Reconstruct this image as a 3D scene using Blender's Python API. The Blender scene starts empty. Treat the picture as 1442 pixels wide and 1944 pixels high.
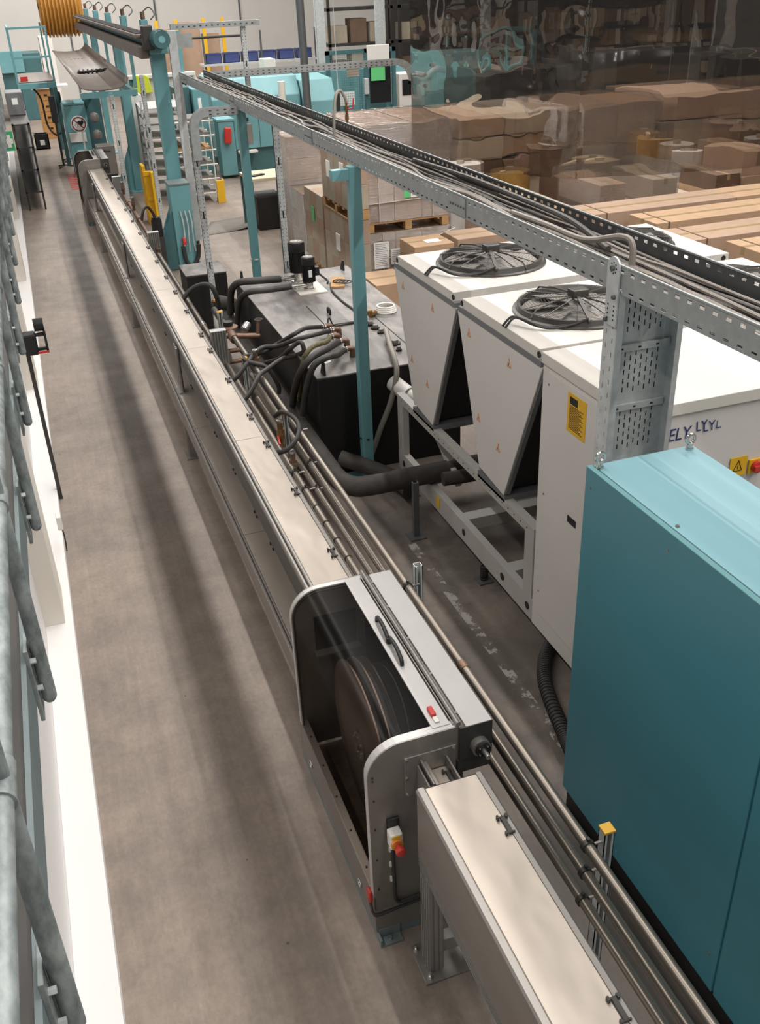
import bpy, bmesh, math, random
from mathutils import Vector, Matrix

random.seed(7)
S = bpy.context.scene
COL = S.collection

# ------------------------------------------------------------------ camera
CAM_F, CAM_YAW, CAM_PITCH, CAM_ROLL = 1814.95, -0.319343, 1.058769, -0.0441
cam_data = bpy.data.cameras.new('camera')
cam = bpy.data.objects.new('camera', cam_data)
COL.objects.link(cam)
cam_data.sensor_fit = 'VERTICAL'
cam_data.sensor_height = 24.0
cam_data.lens = CAM_F / 1944 * 24.0
cam_data.clip_start = 0.05
cam_data.clip_end = 300
cam.matrix_world = (Matrix.Translation((0, 0, 4.15)) @ Matrix.Rotation(CAM_YAW, 4, 'Z')
                    @ Matrix.Rotation(CAM_PITCH, 4, 'X') @ Matrix.Rotation(CAM_ROLL, 4, 'Z'))
S.camera = cam

# ------------------------------------------------------------------ world, lamps, exposure
world = bpy.data.worlds.new('hall_light')
S.world = world
world.use_nodes = True
bg = world.node_tree.nodes['Background']
bg.inputs['Color'].default_value = (1.0, 0.955, 0.915, 1)
bg.inputs['Strength'].default_value = 0.24

def area(name, loc, sx, sy, power, col=(1, 0.965, 0.925)):
    l = bpy.data.lights.new(name, 'AREA')
    l.shape = 'RECTANGLE'
    l.size, l.size_y, l.energy, l.color = sx, sy, power, col
    o = bpy.data.objects.new(name, l)
    o.location = loc
    COL.objects.link(o)
    return o
# rows of long ceiling luminaires running down the hall
area('ceiling_lamp_row', (3.0, 14, 11.6), 0.15, 46, 2250)
area('ceiling_lamp_row', (8.6, 16, 11.2), 0.5, 44, 4600)
area('ceiling_lamp_row', (-4.0, 13, 11.6), 0.5, 44, 1750)
area('ceiling_lamp_row', (1.5, 37, 9.0), 0.5, 14, 1000)

S.view_settings.view_transform = 'Standard'
S.view_settings.look = 'None'
S.view_settings.exposure = -0.12
S.view_settings.gamma = 1.0
S.view_settings.use_curve_mapping = False

# ------------------------------------------------------------------ materials
def lin(h):
    h = h.lstrip('#')
    out = []
    for i in (0, 2, 4):
        c = int(h[i:i + 2], 16) / 255
        out.append(c / 12.92 if c <= 0.04045 else ((c + 0.055) / 1.055) ** 2.4)
    return (*out, 1)

MATS = {}
def M(name, col, rough=0.5, metal=0.0, var=0.0, vscale=4.0, bump=0.0, bscale=60.0, stretch=(1, 1, 1), col2=None, spec=0.5, rvar=0.0):
    m = bpy.data.materials.new(name)
    m.use_nodes = True
    nt = m.node_tree
    b = nt.nodes['Principled BSDF']
    b.inputs['Roughness'].default_value = rough
    b.inputs['Metallic'].default_value = metal
    b.inputs['Specular IOR Level'].default_value = spec
    c = lin(col)
    b.inputs['Base Color'].default_value = c
    if var or bump or col2 or rvar:
        tc = nt.nodes.new('ShaderNodeTexCoord')
        mp = nt.nodes.new('ShaderNodeMapping')
        mp.inputs['Scale'].default_value = stretch
        nt.links.new(tc.outputs['Object'], mp.inputs['Vector'])
    if var or col2 or rvar:
        n = nt.nodes.new('ShaderNodeTexNoise')
        n.inputs['Scale'].default_value = vscale
        n.inputs['Detail'].default_value = 6
        n.inputs['Roughness'].default_value = 0.62
        nt.links.new(mp.outputs[0], n.inputs['Vector'])
    if var or col2:
        r = nt.nodes.new('ShaderNodeValToRGB')
        r.color_ramp.elements[0].position = 0.32
        r.color_ramp.elements[1].position = 0.68
        c2 = lin(col2) if col2 else tuple(min(1, x * (1 + var)) for x in c[:3]) + (1,)
        c1 = c if col2 else tuple(x * (1 - var) for x in c[:3]) + (1,)
        r.color_ramp.elements[0].color = c1
        r.color_ramp.elements[1].color = c2
        nt.links.new(n.outputs['Fac'], r.inputs[0])
        nt.links.new(r.outputs[0], b.inputs['Base Color'])
    if rvar:
        mr = nt.nodes.new('ShaderNodeMapRange')
        mr.inputs['To Min'].default_value = max(0.05, rough - rvar)
        mr.inputs['To Max'].default_value = min(1, rough + rvar)
        nt.links.new(n.outputs['Fac'], mr.inputs['Value'])
        nt.links.new(mr.outputs[0], b.inputs['Roughness'])
    if bump:
        n2 = nt.nodes.new('ShaderNodeTexNoise')
        n2.inputs['Scale'].default_value = bscale
        n2.inputs['Detail'].default_value = 3
        nt.links.new(mp.outputs[0], n2.inputs['Vector'])
        bp = nt.nodes.new('ShaderNodeBump')
        bp.inputs['Strength'].default_value = bump
        bp.inputs['Distance'].default_value = 0.02
        nt.links.new(n2.outputs['Fac'], bp.inputs['Height'])
        nt.links.new(bp.outputs[0], b.inputs['Normal'])
    MATS[name] = m
    return m

M('steel_lid', 'b9aea3', 0.40, 0.6, var=0.06, vscale=1.3, bump=0.9, bscale=1.3, stretch=(1.6, 0.9, 1))
M('steel_side', '857e79', 0.5, 0.4, var=0.06, vscale=3, stretch=(1, .3, 6))
M('steel_rail', '918c87', 0.40, 0.6, var=0.05, vscale=6, stretch=(4, .3, 4))
M('alu_profile', '9c9a97', 0.42, 0.6, var=0.05, vscale=6)
M('alu_white', 'bdbab8', 0.45, 0.3, var=0.03)
M('steel_plate', '8d8882', 0.45, 0.6, var=0.08, vscale=2.5, rvar=0.08)
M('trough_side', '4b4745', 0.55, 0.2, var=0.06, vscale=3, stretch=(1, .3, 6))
M('steel_dark', '4a4846', 0.5, 0.6, var=0.1)
M('pipe_steel', '8d847a', 0.36, 0.8, var=0.08, vscale=5, stretch=(1, .15, 1))
M('chrome', 'cfcdc9', 0.22, 0.9)
M('disc_steel', '8b8077', 0.36, 0.7, var=0.12, vscale=3, rvar=0.1)
M('galv_tray', 'a3a7a7', 0.5, 0.45, var=0.13, vscale=14, rvar=0.12)
M('galv', 'c4c8c8', 0.5, 0.3, var=0.13, vscale=14, rvar=0.12)
M('galv_dark', '5e6162', 0.5, 0.4, var=0.1, vscale=10)
M('galv_tube', '687070', 0.5, 0.3, col2='a4abaa', vscale=26, stretch=(1, .45, .45), rvar=0.15)
M('teal', '689a9f', 0.42, 0.0, var=0.04, vscale=2)
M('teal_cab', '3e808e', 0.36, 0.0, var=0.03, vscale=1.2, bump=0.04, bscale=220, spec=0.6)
M('teal_cab_lit_top', '8ab8c2', 0.45, 0.0, var=0.03, vscale=1.5)  # lighter copy of the cabinet teal, top light painted into the colour
M('teal_dark', '40666a', 0.5, 0.0, var=0.06)
M('teal_light', '72a3a8', 0.45, 0.0, var=0.05)
M('teal_grey', '6b7778', 0.55, 0.1, var=0.1)
M('chill_grey', 'd4cfca', 0.5, 0.0, var=0.025, vscale=1.5)
M('chill_white', 'd3cec6', 0.45, 0.0, var=0.02, vscale=2)
M('chill_frame', 'b5b1ac', 0.5, 0.1, var=0.05)
M('chill_trim', '77787a', 0.5, 0.2, var=0.05)
M('black_metal', '1c1b1b', 0.5, 0.1, var=0.2, vscale=3)
M('black_plastic', '1a1a1b', 0.45)
M('black_rubber', '2a2827', 0.6, 0, var=0.15, vscale=12)
M('grill', '504d4a', 0.4, 0.3)
M('fan_blade', 'a39e98', 0.4, 0.3, var=0.1)
M('tank_top', '454240', 0.45, 0.1, col2='948e8a', vscale=3.0, stretch=(1.6, .6, 1), rvar=0.12)
M('tank_side', '0e0d0d', 0.55, 0.0, var=0.3, vscale=2)
M('insul', '38332f', 0.75, 0, var=0.25, vscale=7, bump=0.4, bscale=14)
M('hose', '34312f', 0.55, 0, var=0.1, vscale=12)
M('hose_yellow', '7d7348', 0.6, 0, col2='33302a', vscale=45)
M('hose_grey', '8b857c', 0.5, 0, var=0.1)
M('cable', '8a827a', 0.5, 0, var=0.15, vscale=6)
M('cable_dark', '4b4744', 0.5, 0, var=0.15)
M('brass', '8a6d48', 0.4, 0.7, var=0.15, vscale=20)
M('copper_dull', '7a6152', 0.5, 0.6, var=0.2, vscale=15)
M('red', 'c2352f', 0.4)
M('yellow', 'e2b021', 0.45, var=0.05)
M('yellow_cap', 'd6a63a', 0.5, var=0.05)
M('orange', 'd98a3c', 0.5)
M('drum_orange', 'c08a3e', 0.55, 0, var=0.08)
M('white_plastic', 'dfdcd6', 0.45)
M('paper', 'ecebe8', 0.8, var=0.03)
M('ink', '2a2f6b', 0.6)
M('ink_grey', '6b6a68', 0.7)
M('black_ink', '22201f', 0.7)
M('green_sign', '2f9a63', 0.6)
M('green_paper', '62c77c', 0.8)
M('white_wall', 'dddbd9', 0.7, var=0.015, vscale=1)
M('beige_panel', 'd9d3c9', 0.7, var=0.02, vscale=1)
M('carton', 'a88f7b', 0.8, 0, var=0.07, vscale=3)
M('carton_b', 'b29579', 0.8, 0, var=0.07, vscale=3)
M('carton_grey', 'aa9e8c', 0.85, 0, var=0.1, vscale=3)
M('carton_dark', '6f5a4a', 0.85, 0, var=0.1, vscale=3)
M('tape', 'a08a66', 0.35)
M('strap', 'd8d2c6', 0.5)
M('wood', 'b08a5e', 0.75, 0, var=0.14, vscale=3, stretch=(1, 6, 6))
M('wood_top', 'd2c2a4', 0.6, 0, var=0.06, vscale=3, stretch=(1, 6, 6))
M('belt_brown', '6e635b', 0.5, 0, var=0.12, vscale=3)
M('mat_grey', '77726b', 0.85, 0, var=0.08, bump=0.3, bscale=80)
M('blue_crate', '3a4677', 0.5)
M('drawer_orange', 'c08d55', 0.6, var=0.08)
M('dirt', '473a32', 0.7, 0, col2='6a584b', vscale=9)
M('wall_grey', 'd5d1cb', 0.8, 0, var=0.04, vscale=.4)
M('wall_dark', '3f3d3c', 0.7, 0, var=0.1, vscale=.6)
M('screen_dark', '1d2124', 0.25)
M('hi_vis', 'd7e03a', 0.6)

def mat_floor():
    m = bpy.data.materials.new('concrete'); m.use_nodes = True
    nt = m.node_tree; b = nt.nodes['Principled BSDF']; L = nt.links
    tc = nt.nodes.new('ShaderNodeTexCoord')
    def noise(scale, detail, stretch=(1, 1, 1), rough=.6):
        mp = nt.nodes.new('ShaderNodeMapping'); mp.inputs['Scale'].default_value = stretch
        L.new(tc.outputs['Object'], mp.inputs['Vector'])
        n = nt.nodes.new('ShaderNodeTexNoise')
        n.inputs['Scale'].default_value = scale; n.inputs['Detail'].default_value = detail
        n.inputs['Roughness'].default_value = rough
        L.new(mp.outputs[0], n.inputs['Vector'])
        return n.outputs['Fac']
    def ramp(fac, c0, c1, p0=.3, p1=.7):
        r = nt.nodes.new('ShaderNodeValToRGB')
        r.color_ramp.elements[0].position = p0; r.color_ramp.elements[1].position = p1
        r.color_ramp.elements[0].color = c0; r.color_ramp.elements[1].color = c1
        L.new(fac, r.inputs[0]); return r.outputs[0]
    def mix(mode, a, b_, fac):
        x = nt.nodes.new('ShaderNodeMix'); x.data_type = 'RGBA'; x.blend_type = mode
        if isinstance(fac, float): x.inputs[0].default_value = fac
        else: L.new(fac, x.inputs[0])
        for s, v in ((6, a), (7, b_)):
            if isinstance(v, tuple): x.inputs[s].default_value = v
            else: L.new(v, x.inputs[s])
        return x.outputs[2]
    big = ramp(noise(.55, 6), lin('7b7068'), lin('96897d'))
    mid = ramp(noise(3.2, 8, rough=.7), (.72, .72, .72, 1), (1.12, 1.1, 1.08, 1))
    fine = ramp(noise(40, 5, (1, .6, 1)), (.88, .88, .88, 1), (1.08, 1.08, 1.08, 1))
    streak = ramp(noise(6, 5, (4, .25, 1)), (.9, .9, .9, 1), (1.06, 1.06, 1.06, 1))
    c = mix('MULTIPLY', big, mid, 1.0)
    c = mix('MULTIPLY', c, fine, 1.0)
    c = mix('MULTIPLY', c, streak, 1.0)
    # small dark specks
    v = nt.nodes.new('ShaderNodeTexVoronoi'); v.inputs['Scale'].default_value = 3.0
    L.new(tc.outputs['Object'], v.inputs['Vector'])
    sp = ramp(v.outputs['Distance'], (1, 1, 1, 1), (0, 0, 0, 1), .018, .03)
    c = mix('MIX', c, (.09, .075, .065, 1), sp)
    # oily dirt with painted-in shade on the floor between the pipes and the chiller
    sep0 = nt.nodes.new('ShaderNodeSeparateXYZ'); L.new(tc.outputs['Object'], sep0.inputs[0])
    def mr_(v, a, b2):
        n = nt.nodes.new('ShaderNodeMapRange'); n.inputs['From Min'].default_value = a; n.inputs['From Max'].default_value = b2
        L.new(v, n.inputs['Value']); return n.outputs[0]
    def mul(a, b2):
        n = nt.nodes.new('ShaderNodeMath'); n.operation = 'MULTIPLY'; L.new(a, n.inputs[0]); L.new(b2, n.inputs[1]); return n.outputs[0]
    dirt_shade = mul(mul(mr_(sep0.outputs['X'], 1.2, 2.1), mr_(sep0.outputs['X'], 5.6, 4.6)), mul(mr_(sep0.outputs['Y'], 9.5, 7.0), mr_(noise(1.6, 7, rough=.7), .28, .55)))
    c = mix('MIX', c, (.105, .088, .076, 1), dirt_shade)
    # worn painted line beside the chiller
    sep = nt.nodes.new('ShaderNodeSeparateXYZ'); L.new(tc.outputs['Object'], sep.inputs[0])
    def math_(op, a, bb=None):
        n = nt.nodes.new('ShaderNodeMath'); n.operation = op
        for i, q in enumerate((a, bb)):
            if q is None: continue
            if isinstance(q, (int, float)): n.inputs[i].default_value = q
            else: L.new(q, n.inputs[i])
        return n.outputs[0]
    dx = math_('ABSOLUTE', math_('SUBTRACT', sep.outputs['X'], 2.38))
    line = math_('LESS_THAN', dx, .035)
    near = math_('LESS_THAN', sep.outputs['Y'], 6.5)
    worn = math_('GREATER_THAN', noise(5.0, 6, rough=.75), .53)
    msk = math_('MULTIPLY', math_('MULTIPLY', line, near), worn)
    c = mix('MIX', c, (.42, .40, .37, 1), math_('MULTIPLY', msk, .75))
    L.new(c, b.inputs['Base Color'])
    mr = nt.nodes.new('ShaderNodeMapRange'); mr.inputs['To Min'].default_value = .42; mr.inputs['To Max'].default_value = .7
    L.new(noise(2.0, 6), mr.inputs['Value']); L.new(mr.outputs[0], b.inputs['Roughness'])
    bp = nt.nodes.new('ShaderNodeBump'); bp.inputs['Strength'].default_value = .08; bp.inputs['Distance'].default_value = .01
    L.new(noise(60, 4), bp.inputs['Height']); L.new(bp.outputs[0], b.inputs['Normal'])
    MATS['concrete'] = m
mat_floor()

def mat_grid(name, base, wire, scale, rough=.6, thick=.12):
    """dark coil face behind a square wire guard"""
    m = bpy.data.materials.new(name); m.use_nodes = True
    nt = m.node_tree; b = nt.nodes['Principled BSDF']; L = nt.links
    tc = nt.nodes.new('ShaderNodeTexCoord')
    br = nt.nodes.new('ShaderNodeTexBrick')
    br.offset = 0.0
    br.inputs['Color1'].default_value = lin(base); br.inputs['Color2'].default_value = lin(base)
    br.inputs['Mortar'].default_value = lin(wire)
    br.inputs['Scale'].default_value = scale
    br.inputs['Mortar Size'].default_value = thick * .1
    br.inputs['Brick Width'].default_value = 1.0; br.inputs['Row Height'].default_value = 1.0
    L.new(tc.outputs['UV'], br.inputs['Vector'])
    L.new(br.outputs['Color'], b.inputs['Base Color'])
    b.inputs['Roughness'].default_value = rough
    MATS[name] = m
mat_grid('coil_dark', '1b1b1c', '3b3b3c', 22)
mat_grid('coil_silver', '4c4b49', 'b5b2ac', 26, thick=.3)

def mat_clear(name, tint, gloss=.12, rough=.05, bump=0., bscale=6., stretch=(1, 1, 1)):
    m = bpy.data.materials.new(name); m.use_nodes = True
    nt = m.node_tree; L = nt.links
    for n in list(nt.nodes):
        if n.type != 'OUTPUT_MATERIAL': nt.nodes.remove(n)
    out = nt.nodes['Material Output']
    t = nt.nodes.new('ShaderNodeBsdfTransparent'); t.inputs[0].default_value = lin(tint)
    g = nt.nodes.new('ShaderNodeBsdfGlossy'); g.inputs['Roughness'].default_value = rough
    mx = nt.nodes.new('ShaderNodeMixShader'); mx.inputs[0].default_value = gloss
    L.new(t.outputs[0], mx.inputs[1]); L.new(g.outputs[0], mx.inputs[2])
    if bump:
        tc = nt.nodes.new('ShaderNodeTexCoord'); mp = nt.nodes.new('ShaderNodeMapping')
        mp.inputs['Scale'].default_value = stretch
        L.new(tc.outputs['Object'], mp.inputs['Vector'])
        n = nt.nodes.new('ShaderNodeTexNoise'); n.inputs['Scale'].default_value = bscale; n.inputs['Detail'].default_value = 4
        L.new(mp.outputs[0], n.inputs['Vector'])
        bp = nt.nodes.new('ShaderNodeBump'); bp.inputs['Strength'].default_value = bump; bp.inputs['Distance'].default_value = .05
        L.new(n.outputs['Fac'], bp.inputs['Height']); L.new(bp.outputs[0], g.inputs['Normal'])
    L.new(mx.outputs[0], out.inputs['Surface'])
    MATS[name] = m
mat_clear('polycarbonate', 'c9c3be', gloss=.012, rough=.25)
mat_clear('stretch_film', 'f2efec', gloss=.36, rough=.16, bump=1.0, bscale=7, stretch=(1, 1, 9))

def mat_curtain():
    """clear, slightly smoky rippled plastic sheet: bends what lies behind it"""
    m = bpy.data.materials.new('rippled_plastic'); m.use_nodes = True
    nt = m.node_tree; L = nt.links
    for n in list(nt.nodes):
        if n.type != 'OUTPUT_MATERIAL': nt.nodes.remove(n)
    out = nt.nodes['Material Output']
    tc = nt.nodes.new('ShaderNodeTexCoord')
    def bumpn(stretch, scale, strength, prev=None):
        mp = nt.nodes.new('ShaderNodeMapping'); mp.inputs['Scale'].default_value = stretch
        L.new(tc.outputs['Object'], mp.inputs['Vector'])
        n = nt.nodes.new('ShaderNodeTexNoise'); n.inputs['Scale'].default_value = scale; n.inputs['Detail'].default_value = 1.2
        L.new(mp.outputs[0], n.inputs['Vector'])
        b = nt.nodes.new('ShaderNodeBump'); b.inputs['Strength'].default_value = strength; b.inputs['Distance'].default_value = .2
        L.new(n.outputs['Fac'], b.inputs['Height'])
        if prev: L.new(prev, b.inputs['Normal'])
        return b.outputs[0]
    nrm = bumpn((1, 1, .06), 1.9, .8)
    nrm = bumpn((.07, 1, 1), 2.2, .8, nrm)
    r = nt.nodes.new('ShaderNodeBsdfRefraction'); r.inputs['IOR'].default_value = 1.12
    r.inputs['Roughness'].default_value = .04; r.inputs['Color'].default_value = lin('bdb5ae')
    t = nt.nodes.new('ShaderNodeBsdfTransparent'); t.inputs[0].default_value = lin('bdb5ae')
    g = nt.nodes.new('ShaderNodeBsdfGlossy'); g.inputs['Roughness'].default_value = .15; g.inputs['Color'].default_value = (.7, .7, .7, 1)
    L.new(nrm, r.inputs['Normal']); L.new(nrm, g.inputs['Normal'])
    a = nt.nodes.new('ShaderNodeMixShader'); a.inputs[0].default_value = .3
    L.new(r.outputs[0], a.inputs[1]); L.new(t.outputs[0], a.inputs[2])
    c = nt.nodes.new('ShaderNodeMixShader'); c.inputs[0].default_value = .06
    L.new(a.outputs[0], c.inputs[1]); L.new(g.outputs[0], c.inputs[2])
    L.new(c.outputs[0], out.inputs['Surface'])
    MATS['rippled_plastic'] = m
mat_curtain()

# ------------------------------------------------------------------ mesh helpers
ORG = {}
class MB:
    def __init__(s):
        s.v, s.f, s.uv = [], [], {}
    def quad(s, a, b, c, d, uv=None):
        i = len(s.v); s.v += [Vector(a), Vector(b), Vector(c), Vector(d)]
        if uv: s.uv[len(s.f)] = uv
        s.f.append((i, i + 1, i + 2, i + 3)); return s
    def box(s, x0, x1, y0, y1, z0, z1):
        i = len(s.v)
        s.v += [Vector(p) for p in ((x0, y0, z0), (x1, y0, z0), (x1, y1, z0), (x0, y1, z0), (x0, y0, z1), (x1, y0, z1), (x1, y1, z1), (x0, y1, z1))]
        s.f += [tuple(i + k for k in q) for q in ((0, 3, 2, 1), (4, 5, 6, 7), (0, 1, 5, 4), (1, 2, 6, 5), (2, 3, 7, 6), (3, 0, 4, 7))]
        return s
    def obox(s, c, size, rz=0., rx=0., ry=0.):
        m = Matrix.Translation(c) @ Matrix.Rotation(rz, 4, 'Z') @ Matrix.Rotation(ry, 4, 'Y') @ Matrix.Rotation(rx, 4, 'X')
        i = len(s.v); h = [q / 2 for q in size]
        s.box(-h[0], h[0], -h[1], h[1], -h[2], h[2])
        for k in range(i, len(s.v)): s.v[k] = m @ s.v[k]
        return s
    def beam(s, p0, p1, w, h, up=(0, 0, 1)):
        p0, p1 = Vector(p0), Vector(p1); d = (p1 - p0).normalized()
        a = d.cross(Vector(up))
        if a.length < 1e-4: a = d.cross(Vector((1, 0, 0)))
        a.normalize(); b = a.cross(d).normalized()
        i = len(s.v)
        for p in (p0, p1):
            for (q, r) in ((-1, -1), (1, -1), (1, 1), (-1, 1)):
                s.v.append(p + a * (q * w / 2) + b * (r * h / 2))
        s.f += [tuple(i + k for k in q) for q in ((3, 2, 1, 0), (4, 5, 6, 7), (0, 1, 5, 4), (1, 2, 6, 5), (2, 3, 7, 6), (3, 0, 4, 7))]
        return s
    def cyl(s, p0, p1, r, n=16, r2=None, caps=True):
        p0, p1 = Vector(p0), Vector(p1); r2 = r if r2 is None else r2
        d = (p1 - p0).normalized()
        a = d.cross(Vector((0, 0, 1)) if abs(d.z) < .9 else Vector((1, 0, 0))).normalized(); b = d.cross(a)
        i = len(s.v)
        for p, rr in ((p0, r), (p1, r2)):
            for k in range(n):
                t = 2 * math.pi * k / n
                s.v.append(p + a * (math.cos(t) * rr) + b * (math.sin(t) * rr))
        for k in range(n):
            k2 = (k + 1) % n
            s.f.append((i + k, i + k2, i + n + k2, i + n + k))
        if caps:
            s.f.append(tuple(i + k for k in reversed(range(n)))); s.f.append(tuple(i + n + k for k in range(n)))
        return s
    def tube(s, pts, r, n=10, closed=False, caps=True):
        pts = [Vector(p) for p in pts]; m = len(pts); i0 = len(s.v)
        T = []
        for k in range(m):
            if closed: d = pts[(k + 1) % m] - pts[k - 1]
            else: d = pts[min(k + 1, m - 1)] - pts[max(k - 1, 0)]
            T.append(d.normalized())
        a = T[0].cross(Vector((0, 0, 1)) if abs(T[0].z) < .9 else Vector((1, 0, 0))).normalized()
        for k in range(m):
            a = (a - T[k] * a.dot(T[k])).normalized(); b = T[k].cross(a)
            for j in range(n):
                t = 2 * math.pi * j / n
                s.v.append(pts[k] + a * (math.cos(t) * r) + b * (math.sin(t) * r))
        for k in range(m if closed else m - 1):
            k2 = (k + 1) % m
            for j in range(n):
                j2 = (j + 1) % n
                s.f.append((i0 + k * n + j, i0 + k * n + j2, i0 + k2 * n + j2, i0 + k2 * n + j))
        if caps and not closed:
            s.f.append(tuple(i0 + j for j in reversed(range(n)))); s.f.append(tuple(i0 + (m - 1) * n + j for j in range(n)))
        return s
    def ring(s, c, r, t, axis='z', n=32, m=6):
        c = Vector(c); pts = []
        for k in range(n):
            q = 2 * math.pi * k / n; u, w = r * math.cos(q), r * math.sin(q)
            pts.append(c + Vector({'z': (u, w, 0), 'x': (0, u, w), 'y': (u, 0, w)}[axis]))
        return s.tube(pts, t, m, closed=True)
    def prism(s, poly, axis, a0, a1):
        i = len(s.v); n = len(poly)
        f = {'x': lambda p, a: (a, p[0], p[1]), 'y': lambda p, a: (p[0], a, p[1]), 'z': lambda p, a: (p[0], p[1], a)}[axis]
        for a in (a0, a1):
            s.v += [Vector(f(p, a)) for p in poly]
        s.f.append(tuple(i + k for k in reversed(range(n)))); s.f.append(tuple(i + n + k for k in range(n)))
        for k in range(n):
            k2 = (k + 1) % n
            s.f.append((i + k, i + k2, i + n + k2, i + n + k))
        return s
    def lathe(s, prof, c, axis='z', n=32):
        c = Vector(c); i = len(s.v)
        for (r, h) in prof:
            for k in range(n):
                t = 2 * math.pi * k / n; u, w = r * math.cos(t), r * math.sin(t)
                s.v.append(c + Vector({'z': (u, w, h), 'x': (h, u, w), 'y': (u, h, w)}[axis]))
        for j in range(len(prof) - 1):
            for k in range(n):
                k2 = (k + 1) % n
                s.f.append((i + j * n + k, i + j * n + k2, i + (j + 1) * n + k2, i + (j + 1) * n + k))
        s.f.append(tuple(i + k for k in reversed(range(n))))
        s.f.append(tuple(i + (len(prof) - 1) * n + k for k in range(n)))
        return s
    def perf(s, o, u, v, W, H, cols):
        """flat sheet o + u*[0,W] + v*[0,H] with rectangular holes: cols = (a0, a1, [(b0, b1), ...])"""
        o, u, v = Vector(o), Vector(u), Vector(v)
        def q(a0, a1, b0, b1):
            if a1 - a0 > 1e-5 and b1 - b0 > 1e-5:
                s.quad(o + u * a0 + v * b0, o + u * a1 + v * b0, o + u * a1 + v * b1, o + u * a0 + v * b1)
        cur = 0
        for a0, a1, hs in cols:
            q(cur, a0, 0, H); b = 0
            for (h0, h1) in hs:
                q(a0, a1, b, h0); b = h1
            q(a0, a1, b, H); cur = a1
        q(cur, W, 0, H)
        return s
    def build(s, name, mat, parent=None, smooth=False, bevel=0., solid=0., origin=None, weld=False):
        if parent is not None: org = ORG[parent]
        elif origin is not None: org = Vector(origin)
        else:
            xs = [p.x for p in s.v]; ys = [p.y for p in s.v]; zs = [p.z for p in s.v]
            org = Vector(((min(xs) + max(xs)) / 2, (min(ys) + max(ys)) / 2, min(zs)))
        me = bpy.data.meshes.new(name)
        me.from_pydata([tuple(p - org) for p in s.v], [], s.f)
        if s.uv:
            ul = me.uv_layers.new(name='UVMap')
            for fi, uv in s.uv.items():
                for k, li in enumerate(me.polygons[fi].loop_indices): ul.data[li].uv = uv[k]
        if weld:
            bm = bmesh.new(); bm.from_mesh(me); bmesh.ops.remove_doubles(bm, verts=bm.verts, dist=1e-4); bm.to_mesh(me); bm.free()
        me.materials.append(MATS[mat] if isinstance(mat, str) else mat)
        if smooth:
            me.polygons.foreach_set('use_smooth', [True] * len(me.polygons))
            me.set_sharp_from_angle(angle=math.radians(38))
        o = bpy.data.objects.new(name, me)
        COL.objects.link(o)
        if parent is not None:
            o.parent = parent
        else:
            o.location = org
        ORG[o] = org
        if bevel:
            b = o.modifiers.new('bevel', 'BEVEL'); b.width = bevel; b.segments = 2; b.limit_method = 'ANGLE'
        if solid:
            q = o.modifiers.new('solid', 'SOLIDIFY'); q.thickness = solid; q.offset = 0
        return o

def tag(o, label, cat, group=None, kind=None):
    o['label'] = label
    o['category'] = cat
    if group: o['group'] = group
    if kind: o['kind'] = kind
    return o
def thing(name, label, cat, loc, group=None):
    o = bpy.data.objects.new(name, None)
    o.empty_display_size = .1
    o.location = loc
    COL.objects.link(o)
    ORG[o] = Vector(loc)
    return tag(o, label, cat, group)
def struct(o):
    o['kind'] = 'structure'
    return o
def B(*a): return MB().box(*a)
def kids(o): return [c for c in list(COL.objects) if c.parent == o]
def copy_tree(root, delta, label=None, skip=()):
    r = root.copy(); COL.objects.link(r)
    r.location = Vector(root.location) + Vector(delta)
    ORG[r] = ORG[root] + Vector(delta)
    if label: r['label'] = label
    for ch in kids(root):
        if ch.name.split('.')[0] in skip: continue
        c = ch.copy(); COL.objects.link(c); c.parent = r
        for g in kids(ch):
            d = g.copy(); COL.objects.link(d); d.parent = c
    return r
def spline(pts, k=6):
    """Catmull-Rom through the points"""
    P = [Vector(p) for p in pts]; P = [P[0] * 2 - P[1]] + P + [P[-1] * 2 - P[-2]]; out = []
    for i in range(1, len(P) - 2):
        for j in range(k):
            t = j / k; a, b, c, d = P[i - 1], P[i], P[i + 1], P[i + 2]
            out.append(.5 * ((2 * b) + (c - a) * t + (2 * a - 5 * b + 4 * c - d) * t * t + (3 * b - a - 3 * c + d) * t ** 3))
    out.append(P[-2]); return out
def arc(cx, cz, r, a0, a1, n=8):
    return [(cx + r * math.cos(math.radians(a0 + (a1 - a0) * k / n)), cz + r * math.sin(math.radians(a0 + (a1 - a0) * k / n))) for k in range(n + 1)]
def text_part(name, body, size, loc, rot, mat, parent, ext=.0005, sx=1., shear=0.):
    cu = bpy.data.curves.new(name, 'FONT'); cu.body = body; cu.size = size; cu.extrude = ext; cu.shear = shear
    t = bpy.data.objects.new(name + '_src', cu); COL.objects.link(t)
    bpy.context.view_layer.update()
    me = bpy.data.meshes.new_from_object(t.evaluated_get(bpy.context.evaluated_depsgraph_get()))
    bpy.data.objects.remove(t); bpy.data.curves.remove(cu)
    R = Matrix.Rotation(rot[2], 4, 'Z') @ Matrix.Rotation(rot[0], 4, 'X') @ Matrix.Rotation(rot[1], 4, 'Y')
    me.transform(Matrix.Translation(Vector(loc) - ORG[parent]) @ R @ Matrix.Diagonal((sx, 1, 1, 1)))
    me.materials.clear(); me.materials.append(MATS[mat])
    o = bpy.data.objects.new(name, me); COL.objects.link(o); o.parent = parent; ORG[o] = ORG[parent]
    return o

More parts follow.
